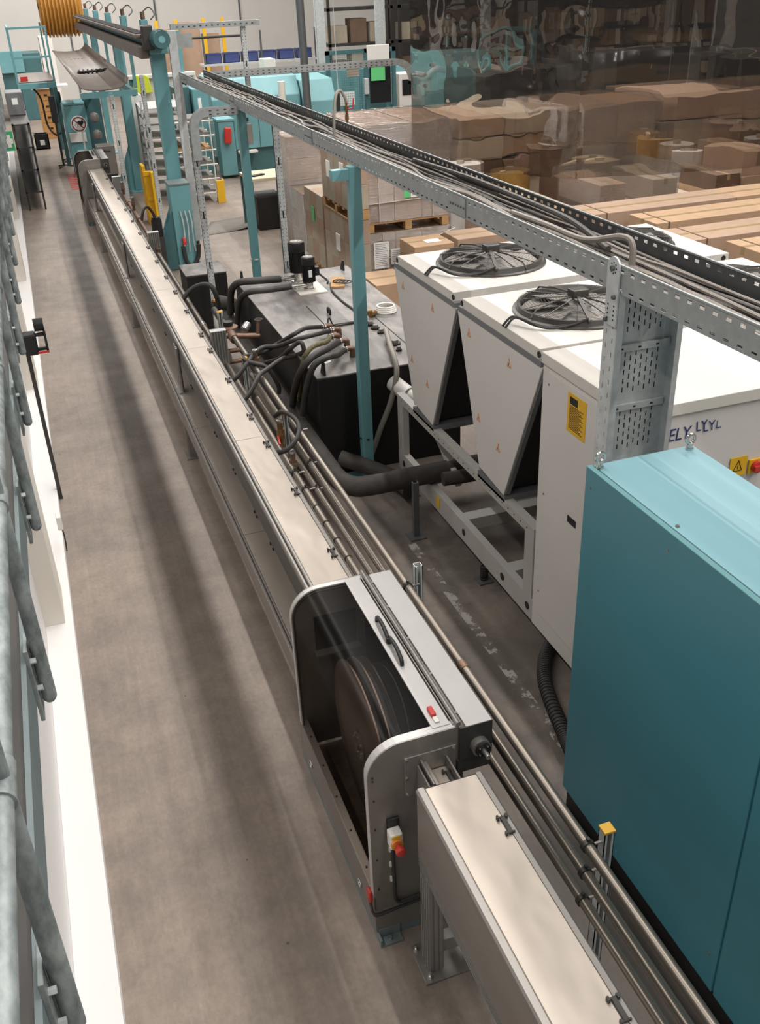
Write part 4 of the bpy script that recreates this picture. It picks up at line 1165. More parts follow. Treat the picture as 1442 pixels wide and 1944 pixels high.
hose('black hose from second tank elbow to the trough side', [(2.49, 8.85, 1.08), (2.26, 8.6, 1.15), (2.07, 8.6, 1.13), (1.95, 8.86, 1.0), (1.82, 8.95, .98), (1.68, 8.79, .97), (1.46, 8.44, .93), (1.34, 8.2, .97)])
hose('black hose crossing from the brass valve back to trough', [(1.84, 8.99, .8), (1.94, 8.79, .9), (1.99, 8.57, 1.05), (2.06, 8.52, 1.12), (2.09, 8.46, 1.14), (2.10, 8.46, 1.05), (2.02, 8.6, .97), (1.92, 8.6, .96), (1.72, 8.39, .96), (1.62, 8.28, .95), (1.47, 8.0, .92), (1.34, 7.74, .94)])
hose('yellow printed black hose dropping down the tank front corner', [(2.43, 8.67, 1.08), (2.31, 8.38, 1.14), (2.13, 8.22, 1.17), (2.035, 8.22, 1.05), (2.03, 8.40, .75), (2.03, 8.5, .55)], .024, 'hose_yellow')
hose('thick black hose curving from fourth tank elbow down the side', [(2.46, 8.49, 1.08), (2.25, 8.14, 1.16), (2.05, 7.99, 1.15), (1.95, 8.05, 1.0), (1.94, 8.3, .72), (1.94, 8.42, .54)], .034)
hose('thick black hose from the tank elbow nearest the teal post', [(2.44, 8.25, 1.08), (2.32, 8.05, 1.12), (2.2, 7.95, 1.15), (2.06, 7.93, 1.1), (1.99, 7.98, .9), (1.96, 8.12, .56)], .03)
hose('grey hose hanging down the tank front beside the chiller corner', [(3.0, 8.62, 1.04), (2.98, 8.58, 1.10), (2.90, 8.25, 1.07), (2.84, 7.98, 1.05), (2.80, 7.80, .95), (2.72, 7.76, .70), (2.62, 7.78, .45), (2.50, 7.80, .15), (2.36, 7.82, .08)], .026, 'hose_grey')
hose('black hose bent into a ring at the brass valves', [(1.51, 7.24, .98), (1.56, 7.16, 1.04), (1.62, 7.04, 1.03), (1.63, 6.91, 1.0), (1.58, 6.78, .97), (1.50, 6.68, .95), (1.42, 6.61, .95), (1.34, 6.57, .97)], .02)
hose('wide black hose leaving the taller pump over the tank edge', [(2.51, 10.93, 1.075), (2.2, 10.9, 1.10), (2.02, 10.95, 1.09), (1.95, 11.08, .98), (1.94, 11.2, .8), (1.93, 11.25, .64)], .042)
hose('wide black hose leaving the smaller pump over the tank edge', [(2.54, 10.56, 1.075), (2.24, 10.5, 1.09), (2.06, 10.52, 1.09), (1.97, 10.65, 1.0), (1.94, 10.8, .8), (1.93, 10.9, .56)], .034)
hose('short black hose arching over the trough pipe near the white filter', [(1.34, 10.95, .97), (1.45, 10.96, 1.07), (1.57, 10.92, 1.13), (1.67, 10.82, 1.13), (1.72, 10.82, 1.0), (1.74, 10.9, .85)], .028)
cable('thin black cable snaking over the tank top to the hatch', [(3.05, 10.7, 1.008), (2.98, 10.4, 1.01), (2.96, 10.0, 1.01), (2.98, 9.6, 1.01), (2.95, 9.35, 1.01)], .012, 'black_rubber')
cable('thin black cable arching beside the hatch front edge', [(2.95, 9.2, 1.01), (2.75, 9.18, 1.01), (2.62, 9.16, 1.02), (2.58, 9.15, 1.10), (2.55, 9.12, 1.11), (2.53, 9.06, 1.06)], .009, 'black_rubber')
cable('black pump lead running along the tank top', [(2.9, 10.95, 1.2), (3.0, 10.95, 1.06), (3.06, 10.85, 1.008), (3.02, 10.72, 1.01)], .012, 'black_rubber')
wd = thing('cable_board', 'scrap wooden board with coiled leads on the far tank top', 'board', (3.12, 10.75, 1.0))
MB().obox((3.14, 10.70, 1.011), (.16, .42, .02), -.3).build('board', 'wood', wd)
for k in range(3): MB().ring((3.15 + .02 * k, 10.68 - .06 * k, 1.03 + .008 * k), .07, .006, 'z', 24, 6).build('lead_coil', 'black_rubber', wd, smooth=True)
cl = thing('hose_coil', 'white plastic hose coil with brass fitting on the tank edge', 'hose', (3.25, 9.42, 1.0))
for k in range(4): MB().ring((3.28, 9.42, 1.012 + .018 * k), .11 - .006 * k, .01, 'z', 30, 8).build('turn', 'white_plastic', cl, smooth=True)
MB().cyl((3.06, 9.30, 1.03), (3.14, 9.36, 1.03), .03, 10).build('fitting', 'brass', cl, smooth=True)
vs = thing('riser_valve', 'copper riser with brass valve on the tank beside the post', 'valve', (2.90, 9.12, 1.0))
MB().cyl((2.88, 9.12, 1.0), (2.88, 9.12, 1.03), .05, 16).cyl((2.88, 9.12, 1.03), (2.88, 9.12, 1.16), .028, 14).build('riser', 'copper_dull', vs, smooth=True)
B(2.92, 3.02, 9.08, 9.16, 1.10, 1.15).build('valve_body', 'brass', vs, bevel=.008)
MB().tube(spline([(2.89, 9.14, 1.16), (2.90, 9.16, 1.22), (2.96, 9.14, 1.24)]), .008, 6).build('lead', 'black_rubber', vs, smooth=True)

# ------------------------------------------------------------------ valves and fittings by the trough
def valve(name, label, x, y, z, s=1., mat='brass', lever=None):
    t = thing(name, label, 'valve', (x, y, z), 'brass valves beside the trough')
    mb = MB().cyl((x, y, z - .11 * s), (x, y, z - .03 * s), .026 * s, 12).cyl((x, y, z - .03 * s), (x, y, z + .05 * s), .036 * s, 8).cyl((x, y, z + .05 * s), (x, y, z + .11 * s), .024 * s, 12)
    mb.cyl((x, y - .05 * s, z), (x, y + .05 * s, z), .022 * s, 10)
    mb.build('body', mat, t, smooth=True)
    MB().cyl((x, y, z + .11 * s), (x, y, z + .13 * s), .03 * s, 6).build('union_nut', 'chrome', t)
    MB().cyl((x, y, z - .13 * s), (x, y, z - .11 * s), .031 * s, 6).build('union_nut', 'chrome', t)
    if lever: MB().beam((x - .03, y - .02, z), (x - .04, y - .12, z - .03), .016, .006).build('lever', lever, t)
    return t
valve('ball_valve', 'upper brass ball valve inside the ring of hose', 1.52, 7.12, .86, 1., 'brass', 'red')
valve('ball_valve', 'lower brass ball valve with red lever below the hose ring', 1.50, 6.66, .80, .9, 'copper_dull', 'red')
valve('ball_valve', 'small dull valve left of the stacked pipes', 1.655, 7.75, .685, .75, 'copper_dull')
valve('ball_valve', 'tall copper valve at the crossing of the black hoses', 1.70, 8.78, .90, 1., 'copper_dull')
mf = thing('valve_manifold', 'dull brass manifold with black cap and small handwheel at pipe ends', 'manifold', (1.70, 9.75, .75))
MB().cyl((1.66, 9.6, .88), (1.66, 9.95, .88), .05, 14).cyl((1.60, 9.75, .88), (1.95, 9.72, .84), .03, 12).lathe([(.10, 0), (.10, .02), (.05, .03)], (1.66, 9.9, .91), 'z', 20).build('body', 'copper_dull', mf, smooth=True)
MB().cyl((1.66, 9.9, .94), (1.66, 9.9, .985), .05, 18).build('cap', 'black_plastic', mf, smooth=True)
MB().cyl((1.93, 9.72, .84), (1.96, 9.74, 1.0), .02, 10).build('spindle', 'copper_dull', mf, smooth=True)
MB().ring((1.962, 9.745, 1.01), .04, .006, 'z', 20, 6).box(1.925, 2.0, 9.74, 9.75, 1.006, 1.014).build('handwheel', 'steel_dark', mf, smooth=True)
MB().cyl((1.80, 9.78, .90), (1.86, 9.86, .93), .045, 16).build('gauge', 'chrome', mf, smooth=True)
for z in (.6, .72): MB().cyl((1.52, 9.72, z), (1.75, 9.72, z), .025, 10).build('branch', 'copper_dull', mf, smooth=True)
MB().cyl((1.66, 9.95, .88), (1.64, 10.6, .92), .036, 12).build('feed_pipe', 'steel_dark', mf, smooth=True)
ff = thing('water_filter', 'small white water filter with black neck and orange cap', 'filter', (1.74, 10.95, .55))
MB().lathe([(.02, .0), (.05, .01), (.055, .05), (.055, .2), (.04, .23)], (1.74, 10.98, .58), 'z', 20).build('bowl', 'white_plastic', ff, smooth=True)
MB().cyl((1.74, 10.98, .80), (1.74, 10.98, .90), .045, 18).build('neck', 'black_plastic', ff, smooth=True)
MB().lathe([(.04, 0), (.038, .02), (.02, .035), (.001, .036)], (1.74, 10.98, .90), 'z', 18).build('cap', 'orange', ff, smooth=True)
MB().cyl((1.74, 10.98, .0), (1.74, 10.98, .58), .025, 10).build('stand', 'steel_dark', ff)
wh = thing('pipe_flange', 'round steel flange on the pipe end beside the ribbed upright', 'flange', (1.47, 9.25, .8))
MB().cyl((1.47, 9.30, .80), (1.47, 9.33, .80), .09, 28).cyl((1.47, 9.28, .80), (1.47, 9.30, .80), .06, 24).build('disc', 'steel_plate', wh, smooth=True)
cap = thing('pipe_stub', 'round pale pipe stub end on the floor behind the trough', 'pipe', (1.48, 6.1, 0))
MB().cyl((1.50, 6.0, .0), (1.50, 6.0, .38), .07, 22).build('stub', 'hose_grey', cap, smooth=True)
MB().cyl((1.50, 6.0, .38), (1.50, 6.0, .385), .05, 20).build('end_face', 'steel_dark', cap)
cable('thin looped cable under the single pipe near the housing', [(1.47, 6.35, .785), (1.50, 6.1, .60), (1.53, 5.8, .55), (1.52, 5.4, .65), (1.47, 5.0, .785)], .008, 'cable_dark')
cable('black cable arc on the floor between trough and stacked pipes', [(1.42, 5.5, .012), (1.5, 5.6, .3), (1.58, 5.45, .3), (1.60, 5.2, .012)], .012, 'black_rubber')
ga = MB().obox((1.60, 2.62, .006), (.12, .12, .01), .3)
tag(ga.build('steel_plate_offcut', 'galv'), 'small bright metal plate on the floor under stacked pipes', 'plate')
bb = thing('black_box', 'black metal box on the floor left of the tank far end', 'box', (1.95, 12.9, 0))
B(1.66, 2.2, 12.75, 13.35, 0, .75).build('body', 'black_metal', bb, bevel=.01)
B(1.655, 2.205, 12.745, 13.355, .75, .765).build('lid', 'tank_top', bb, bevel=.004)

# ================================================================== pallets and cartons
def pallet(label, x0, y0, w, d, z, group='wooden pallets under the goods'):
    t = thing('pallet', label, 'pallet', (x0 + w / 2, y0 + d / 2, z), group)
    n = 6
    for k in range(n):
        a = y0 + (d - .1) * k / (n - 1)
        B(x0, x0 + w, a, a + .1, z + .115, z + .135).build('top_board', 'wood', t)
    for k in range(3):
        a = x0 + (w - .1) * k / 2
        for b in (y0, y0 + d / 2 - .05, y0 + d - .1):
            B(a, a + .1, b, b + .1, z + .02, z + .115).build('block', 'wood', t)
        B(a, a + .1, y0, y0 + d, z, z + .02).build('bottom_board', 'wood', t)
CM = {}
def carton(label, group, x0, x1, y0, y1, z0, z1, mat='carton', tape='y'):
    key = (round(x1 - x0, 3), round(y1 - y0, 3), round(z1 - z0, 3), mat, tape)
    g = .004
    org = Vector(((x0 + x1) / 2, (y0 + y1) / 2, z0))
    if key in CM:
        t = CM[key].copy(); COL.objects.link(t); t.location = org; ORG[t] = org
        for ch in kids(CM[key]):
            c = ch.copy(); COL.objects.link(c); c.parent = t
        tag(t, label, 'carton', group); return t
    t = B(x0 + g, x1 - g, y0 + g, y1 - g, z0 + .001, z1 - .001).build('carton', mat, bevel=.005, origin=org)
    tag(t, label, 'carton', group)
    if tape == 'y':
        xm = (x0 + x1) / 2
        MB().box(xm - .03, xm + .03, y0 + g, y1 - g, z1 - .0012, z1 + .001).box(xm - .03, xm + .03, y0 + g - .0015, y0 + g, z1 - .09, z1).build('tape', 'tape', t)
    elif tape == 'x':
        ym = (y0 + y1) / 2
        MB().box(x0 + g, x1 - g, ym - .03, ym + .03, z1 - .0012, z1 + .001).box(x0 + g - .0015, x0 + g, ym - .03, ym + .03, z1 - .09, z1).build('tape', 'tape', t)
    CM[key] = t
    return t
def block(label, group, x0, x1, y0, y1, z0, z1, nx, ny, nz, mats=('carton',), shell=True, tape='y', top=True):
    lay = ('lowest', 'top') if nz == 2 else ('lowest', 'second', 'third', 'fourth', 'fifth')
    dep = ('',) if ny == 1 else ('front', 'rear') if ny == 2 else ('front', 'second', 'third', 'fourth')
    side = ('',) if nx == 1 else ('left', 'right') if nx == 2 else ('left', 'middle', 'right')
    dx, dy, dz = (x1 - x0) / nx, (y1 - y0) / ny, (z1 - z0) / nz
    for i in range(nx):
        for j in range(ny):
            for k in range(nz):
                if shell and not (i == 0 or j == 0 or k == nz - 1): continue
                carton(' '.join(('%s layer %s %s %s' % ('top' if k == nz - 1 else lay[k], dep[j], side[i], label)).split()), group, x0 + i * dx, x0 + (i + 1) * dx, y0 + j * dy, y0 + (j + 1) * dy, z0 + k * dz, z0 + (k + 1) * dz, mats[(i + j + k) % len(mats)], tape if k == nz - 1 else 'n')
def film(label, x0, x1, y0, y1, z0, z1):
    e = .012
    o = MB()
    a, b, c, d = (x0 - e, y0 - e), (x1 + e, y0 - e), (x1 + e, y1 + e), (x0 - e, y1 + e)
    q = [a, b, c, d]
    for k in range(4):
        p, r = q[k], q[(k + 1) % 4]
        o.quad((p[0], p[1], z0), (r[0], r[1], z0), (r[0], r[1], z1 + e), (p[0], p[1], z1 + e))
    o.quad((*a, z1 + e), (*b, z1 + e), (*c, z1 + e), (*d, z1 + e))
    return tag(o.build('stretch_film', 'stretch_film'), label, 'film', 'stretch film round the pallet loads')
def strap_set(label, pts_list):
    t = thing('strapping_band', label, 'strap', pts_list[0][0])
    for p in pts_list:
        mb = MB()
        for a, b in zip(p, p[1:]): mb.beam(a, b, .018, .004)
        mb.build('band', 'strap', t)
# left row facing the aisle, from far to near
pallet('pallet under the tall film wrapped stack at far end', 4.05, 16.35, 1.2, .8, 0)
block('carton in the tall film wrapped stack left of row', 'cartons in the tall wrapped stack', 4.05, 5.25, 16.35, 17.15, .14, 1.86, 2, 1, 5, ('carton', 'carton_b'))
film('clear film over the tall carton stack behind perforated upright', 4.05, 5.25, 16.35, 17.15, .14, 1.86)
pallet('pallet under the low wrapped stack', 4.05, 15.5, 1.2, .8, 0)
block('carton in the low film wrapped stack before the tall one', 'cartons in the low wrapped stack', 4.05, 5.25, 15.5, 16.3, .14, 1.10, 2, 2, 3, ('carton', 'carton_grey'))
film('clear film over the low carton stack', 4.05, 5.25, 15.5, 16.3, .14, 1.10)
pallet('pallet under the stack with the green label', 4.05, 14.42, 1.2, 1.0, 0)
block('grey carton in the stack with a green label', 'cartons in the green label stack', 4.05, 5.25, 14.42, 15.42, .14, 1.25, 2, 3, 3, ('carton_grey', 'carton'))
tag(B(4.036, 4.043, 14.85, 14.98, .80, 1.02).build('green_label', 'green_paper'), 'green paper label stuck on the grey cartons', 'label')
DX = 4.345
pallet('lower pallet of the slim double stack behind the teal post', 4.05, 13.02, DX - 4.05, 1.3, 0)
block('carton in the lower half of the double stack by teal post', 'cartons in the lower double stack', 4.05, DX, 13.02, 14.32, .14, 1.15, 1, 4, 3, ('carton_grey', 'carton_grey', 'carton'))
pallet('upper pallet carried by the lower cartons of the double stack', 4.05, 13.02, DX - 4.05, 1.3, 1.155)
block('carton in the upper half of the double stack by teal post', 'cartons in the upper double stack', 4.05, DX, 13.02, 14.32, 1.295, 1.96, 1, 4, 2, ('carton_grey', 'carton', 'carton_grey'))
for k, (y, z, h) in enumerate(((13.55, .62, .24), (13.85, 1.62, .22), (13.2, 1.7, .2))):
    tag(B(4.040, 4.0535, y, y + .17, z, z + h).build('paper_label', 'paper'), ['pale label low on the grey double stack', 'pale label on the upper grey cartons', 'pale label near the teal post top cartons'][k], 'label')
# wide wrapped stacks facing the camera, right of the teal post
EX0, EX1, EY0, EY1 = 4.37, 5.62, 13.2, 14.1
pallet('pallet under the lower wide wrapped stack right of teal post', EX0, EY0, EX1 - EX0, EY1 - EY0, 0)
block('brown carton in the lower wide wrapped stack right of teal post', 'cartons in the lower wide stack', EX0, EX1, EY0, EY1, .14, .90, 3, 2, 3, ('carton', 'carton_b'))
film('clear film over the lower wide stack right of teal post', EX0, EX1, EY0, EY1, .14, .90)
pallet('pallet between the two wide wrapped stacks', EX0, EY0, EX1 - EX0, EY1 - EY0, .915)
block('brown carton in the upper wide wrapped stack right of teal post', 'cartons in the upper wide stack', EX0, EX1, EY0, EY1, 1.055, 1.80, 3, 2, 2, ('carton', 'carton_b'))
film('clear film over the upper wide stack right of teal post', EX0, EX1, EY0, EY1, 1.055, 1.80)
strap_set('white straps round the upper wide stack', [[(EX0 + .18, EY0 - .016, 1.06), (EX0 + .18, EY0 - .016, 1.815)], [(EX0 + 1.0, EY0 - .016, 1.06), (EX0 + 1.0, EY0 - .016, 1.815)], [(EX0, EY0 - .016, 1.32), (EX1, EY0 - .016, 1.34)]])
strap_set('white straps round the lower wide stack', [[(EX0 + .22, EY0 - .016, .15), (EX0 + .22, EY0 - .016, .91)], [(EX0 + .25, EY0 - .02, .52), (EX1 + .1, EY0 - .02, .86)], [(EX0 + .1, EY0 - .02, .2), (EX0 + .75, EY0 - .02, .42)]])
def sheet(label, x0, x1, y, z0, z1):
    t = thing('packing_list', label, 'paper', ((x0 + x1) / 2, y, z0), 'packing lists on the wrapped cartons')
    B(x0, x1, y - .003, y, z0, z1).build('page', 'paper', t)
    mb = MB()
    n = max(4, int((z1 - z0) / .028))
    for k in range(n):
        zz = z1 - .03 - k * .026
        if zz < z0 + .015: break
        mb.box(x0 + .02, x1 - .02 - .05 * ((k * 7) % 4) / 4, y - .0045, y - .003, zz, zz + .006)
    mb.build('print', 'ink_grey', t)
sheet('large crumpled packing list on the lower wide stack', EX0 + .07, EX0 + .30, EY0 - .026, .40, .78)
sheet('smaller packing list right of the large one', EX0 + .33, EX0 + .56, EY0 - .026, .44, .66)
sheet('packing list on the upper wide stack beside a green slip', EX0 + .66, EX0 + .86, EY0 - .02, 1.36, 1.60)
tag(B(EX0 + .56, EX0 + .65, EY0 - .023, EY0 - .02, 1.36, 1.56).build('green_slip', 'green_paper'), 'pale green slip on the upper wide stack', 'label')

# loose cartons behind the chiller
carton('small open brown carton on the floor behind the tank corner', 'loose cartons', 3.95, 4.45, 11.7, 12.4, 0, .60, 'carton_b', 'x')
carton('brown carton with white label behind the first fan', 'loose cartons', 4.75, 5.35, 12.35, 12.95, 0, .86, 'carton_b', 'x')
tag(B(5.0, 5.22, 12.5, 12.68, .862, .864).build('carton_label', 'paper'), 'white label on top of the carton behind the fan', 'label')
carton('brown carton right of the labelled one behind the fan', 'loose cartons', 5.42, 6.2, 12.4, 12.95, 0, .88, 'carton', 'x')
carton('flat brown carton stack behind the far right fan', 'loose cartons', 5.35, 6.4, 9.6, 10.4, 0, 1.32, 'carton_b', 'n')
# long cartons in rows behind the chiller, right
for k, (x0, y0, z) in enumerate(((6.75, 11.05, 1.33), (7.15, 10.25, 1.33), (7.05, 9.35, 1.33), (7.35, 8.55, 1.33), (8.3, 7.7, 1.33))):
    for lv in range(3):
        zz = z - .44 * (3 - lv)
        for j in range(2):
            carton(('topmost' if lv == 2 else 'middle' if lv == 1 else 'lowest') + ' %s long carton of the %s long stack behind the chiller' % (('left', 'right')[j], ('rearmost', 'second', 'third', 'fourth', 'nearest')[k]),
                   'long cartons behind the chiller', x0 + j * 2.2, x0 + 2.2 + j * 2.2, y0, y0 + .62, zz, zz + .44, ('carton', 'carton_b')[(k + j + lv) % 2], 'x')
        if lv == 2:
            tag(B(x0 + .18, x0 + .20, y0 - .002, y0 + .622, z - .3, z + .004).build('carton_strap', 'carton_dark'), 'dark strap round the left end of the %s long stack' % ('rearmost', 'second', 'third', 'fourth', 'nearest')[k], 'strap')
# deep rows of brown goods beyond
LV = ('lowest', 'second', 'third', 'fourth', 'fifth')
NTH = ('first', 'second', 'third', 'fourth', 'fifth', 'sixth', 'seventh', 'eighth')
MIX = ('carton', 'carton_b', 'carton_grey', 'carton', 'carton_dark', 'carton_pale')
M('carton_pale', 'c3b5a2', .8, 0, var=.06, vscale=3)
for k, x in enumerate((5.32, 7.27, 9.22, 11.17, 13.12, 15.07, 17.02)):
    pallet('pallet below the %s bundle stack of the flat topped far row' % NTH[k], x, 16.2, 1.8, 2.0, 0, 'pallets of the far row')
    nz = (4, 5, 3, 4, 5, 4, 3)[k]
    top = (1.98, 1.98, 2.0, 2.06, 2.02, 2.1, 2.06)[k]
    dz = (top - .14) / nz
    for lv in range(nz):
        z = .14 + lv * dz
        carton('left flat bundle, %s layer of the %s far row stack' % (LV[lv], NTH[k]), 'bundles of the far row', x, x + .9, 16.2, 18.2, z, z + dz - .03, MIX[(k * 2 + lv) % 6], 'n')
        carton('right flat bundle, %s layer of the %s far row stack' % (LV[lv], NTH[k]), 'bundles of the far row', x + .92, x + 1.82, 16.2 + .05 * (lv % 2), 18.2, z, z + dz - .03, MIX[(k + lv + 3) % 6], 'n')
    if k % 2 == 0: film('clear film over the %s far row stack' % NTH[k], x, x + 1.82, 16.2, 18.2, .14, top - .02)
for k, x in enumerate((6.5, 8.2, 9.9, 11.6, 13.3, 15.0)):
    pallet('pallet below the %s mixed stack before the far row' % NTH[k], x, 13.3, 1.4, 1.3, 0, 'pallets of the mixed row')
    for i in range(3):
        h = .14; lv = 0
        while h < (.75, 1.0, .6, .9, 1.1, .8)[(k + i) % 6]:
            d = (.3, .42, .26, .36)[(k + i * 2 + lv) % 4]
            carton('%s carton in the %s column of the %s mixed stack' % (('lowest', 'second', 'third', 'fourth', 'fifth', 'sixth', 'seventh')[lv], ('left', 'middle', 'right')[i], NTH[k]), 'cartons of the mixed row', x + i * .47, x + i * .47 + .46, 13.3 + .06 * ((i + lv) % 2), 14.6, h, h + d, MIX[(k + i * 2 + lv * 3) % 6], 'y' if lv else 'n')
            h += d; lv += 1
    if k % 2: film('clear film over the %s mixed stack' % NTH[k], x, x + 1.4, 13.3, 14.6, .14, 1.36)
for k, x in enumerate((9.5, 12.0, 14.5, 17.0)):
    block('large dark carton standing behind the far row, %s' % ('first', 'second', 'third', 'fourth')[k], 'cartons behind the far row', x, x + 1.6, 19.6, 20.8, 0, 2.3 + .2 * (k % 2), 1, 1, 2, ('carton_dark', 'steel_dark'))

# rolls and reels standing between the rows
M('gold_foil', 'b9975a', .35, .5, var=.15, vscale=8)
for k, (x, r, h, m, w) in enumerate(((6.9, .28, 1.35, 'paper', 'white'), (7.7, .34, 1.15, 'gold_foil', 'gold'), (8.55, .25, 1.5, 'carton_dark', 'dark brown'), (9.3, .36, 1.2, 'wood_top', 'pale'),
                                     (10.3, .27, 1.55, 'gold_foil', 'gold'), (11.0, .3, 1.3, 'paper', 'white'), (11.9, .33, 1.6, 'carton_dark', 'dark brown'), (12.8, .28, 1.25, 'paper', 'white'),
                                     (13.7, .36, 1.45, 'gold_foil', 'gold'), (14.7, .3, 1.6, 'wood_top', 'pale'))):
    t = thing('film_roll', 'upright %s roll between the carton rows, %s from left' % (w, ('first', 'second', 'third', 'fourth', 'fifth', 'sixth', 'seventh', 'eighth', 'ninth', 'tenth')[k]), 'roll', (x, 15.4, 0), 'rolls between the rows')
    MB().cyl((x, 15.4, 0), (x, 15.4, h), r, 24).build('wound_film', m, t, smooth=True)
    MB().cyl((x, 15.4, h), (x, 15.4, h + .06), .07, 14).build('core', 'carton_grey', t, smooth=True)
# rippled plastic sheet hung before the far goods
path = [(5.75, 14.95), (7.4, 12.75), (9.5, 12.2), (14, 12.2), (26, 12.2)]
pts = []
for a, b in zip(path, path[1:]):
    n = max(4, int((Vector(b) - Vector(a)).length / .12))
    for k in range(n): pts.append(Vector(a).lerp(Vector(b), k / n))
mb = MB()
pp = [(p.x + .02 * math.sin(i * .9), p.y + .035 * math.sin(i * .55) + .02 * math.sin(i * 1.7)) for i, p in enumerate(pts)]
nz = 3
for i in range(len(pp) - 1):
    mb.quad((*pp[i], 1.45), (*pp[i + 1], 1.45), (*pp[i + 1], 9.0), (*pp[i], 9.0))
sh = thing('plastic_sheet', 'large clear rippled plastic sheet hanging before the goods at upper right', 'curtain', (15, 12.4, 1.45))
mb.build('sheet', 'rippled_plastic', sh, smooth=True, weld=True)
MB().cyl((5.7, 15.0, 9.0), (7.4, 12.75, 9.0), .03, 8).cyl((7.4, 12.75, 9.0), (9.5, 12.2, 9.0), .03, 8).cyl((9.5, 12.2, 9.0), (26, 12.2, 9.0), .03, 8).build('hanging_rod', 'galv', sh)

# ================================================================== haul-off gantry and far machines
gn = thing('haul_off_gantry', 'long teal overhead gantry with dark belt caterpillar running to the drum', 'gantry', (2.15, 24, 0))
def teal_col(x, y, w, d, z1, gus=-1):
    c = B(x - w / 2, x + w / 2, y - d / 2, y + d / 2, .02, z1).build('column', 'teal', gn, bevel=.01)
    B(x - w, x + w, y - d, y + d, 0, .02).build('column_foot', 'teal', c)
    if gus: MB().prism([(x - w / 2, .02), (x - w / 2 - .42, .02), (x - w / 2, 1.0)], 'y', y - .01, y + .01).build('gusset', 'teal', c)
    return c
teal_col(2.19, 16.62, .22, .22, 3.25)
teal_col(2.29, 23.6, .20, .3, 3.22)
teal_col(2.29, 29.8, .16, .2, 3.22, 0)
B(2.05, 2.33, 16.3, 30.4, 3.22, 3.42).build('main_beam', 'teal', gn, bevel=.01)
B(1.90, 2.05, 16.4, 30.4, 3.16, 3.34).build('belt', 'belt_brown', gn, bevel=.02)
B(1.88, 2.10, 16.4, 30.4, 3.44, 3.50).build('belt', 'belt_brown', gn, bevel=.02)
mb = MB()
for k in range(65): mb.box(1.89, 2.09, 16.5 + k * .21, 16.56 + k * .21, 3.50, 3.515)
mb.build('belt_cleats', 'black_rubber', gn)
for k in range(5):
    y = 19 + k * 3.2
    B(2.30, 2.42, y, y + .25, 3.42, 3.62).build('clamp_head', 'teal', gn, bevel=.01)
    MB().cyl((2.36, y + .12, 3.62), (2.36, y + .12, 3.74), .04, 10).build('cylinder', 'copper_dull', gn, smooth=True)
    MB().tube(spline([(2.36, y + .2, 3.72), (2.5, y + .25, 3.8), (2.55, y, 3.7), (2.45, y - .2, 3.62)]), .012, 6).build('air_hose', 'black_rubber', gn, smooth=True)
mo = MB().cyl((2.18, 16.3, 3.43), (2.20, 16.0, 3.43), .11, 24).build('motor', 'teal', gn, smooth=True)
mb = MB().cyl((2.20, 16.0, 3.43), (2.203, 15.95, 3.43), .125, 24)
mb.build('motor_cowl', 'teal_dark', mo, smooth=True)
MB().cyl((2.203, 15.95, 3.43), (2.2032, 15.945, 3.43), .05, 16).build('cowl_centre', 'teal_light', mo)
mb = MB()
for k in range(22):
    q = Vector((2.18, 16.28, 3.43)).lerp(Vector((2.20, 16.03, 3.43)), k / 21); d = Vector((.02, -.3, 0)).normalized() * .003
    mb.cyl(q - d, q + d, .135, 20)
mb.build('motor_fins', 'teal_dark', mo)
B(1.96, 2.12, 16.22, 16.42, 3.28, 3.62).build('gearbox', 'steel_dark', gn, bevel=.02)
for y in (20.5, 22.5, 25.5, 28.0):
    B(2.10, 2.30, y - .03, y + .03, 3.16, 3.22).build('hanger_arm', 'teal', gn)
    B(2.18, 2.24, y - .03, y + .03, 2.42, 3.16).build('hanger', 'teal', gn)
# inclined slide with curled edge below the gantry
sl = thing('belt_slide', 'wide dark brown slide plate with curled edge under the gantry', 'slide', (1.7, 25, 2.4))
mb = MB()
prof = [(1.18, 2.50), (1.30, 2.47), (1.5, 2.45), (1.75, 2.45), (1.92, 2.48), (2.02, 2.55), (2.07, 2.64)]
for k in range(len(prof) - 1):
    a, b = prof[k], prof[k + 1]
    mb.quad((a[0], 20.2, a[1]), (b[0], 20.2, b[1]), (b[0], 30.2, b[1] + .18), (a[0], 30.2, a[1] + .18))
mb.build('plate', 'belt_brown', sl, smooth=True, solid=.02, weld=True)
B(1.15, 2.2, 20.18, 20.25, 2.32, 2.42).build('front_beam', 'teal', sl)
B(2.10, 2.17, 20.25, 30, 2.30, 2.42).build('side_beam', 'teal', sl)
for y in (23.5, 27.5):
    mb = MB().cyl((1.35, y, 2.55), (2.15, y, 2.58), .03, 10)
    for k in range(9): mb.cyl((1.38 + k * .09, y, 2.55), (1.41 + k * .09, y, 2.551), .065, 12)
    mb.build('comb_roller', 'black_plastic', sl, smooth=True)
# orange corrugated drum
dr = thing('corrugated_drum', 'orange yellow corrugated drum at the top of the gantry', 'drum', (1.55, 31.5, 2.9))
prof = [(.72, -.52)]
for k in range(10):
    x = -.5 + k * .1
    prof += [(.70, x), (.78, x + .03), (.78, x + .06), (.70, x + .09)]
prof.append((.72, .52))
MB().lathe(prof, (1.60, 31.5, 3.72), 'x', 48).build('shell', 'drum_orange', dr, smooth=True)
MB().cyl((1.06, 31.5, 3.72), (2.25, 31.5, 3.72), .08, 16).build('axle', 'steel_dark', dr)
MB().box(2.14, 2.24, 31.3, 31.7, 3.3, 3.9).build('bearing_arm', 'drum_orange', dr)
MB().box(2.14, 2.24, 31.42, 31.58, 0.0, 3.3).build('stand', 'teal', dr)
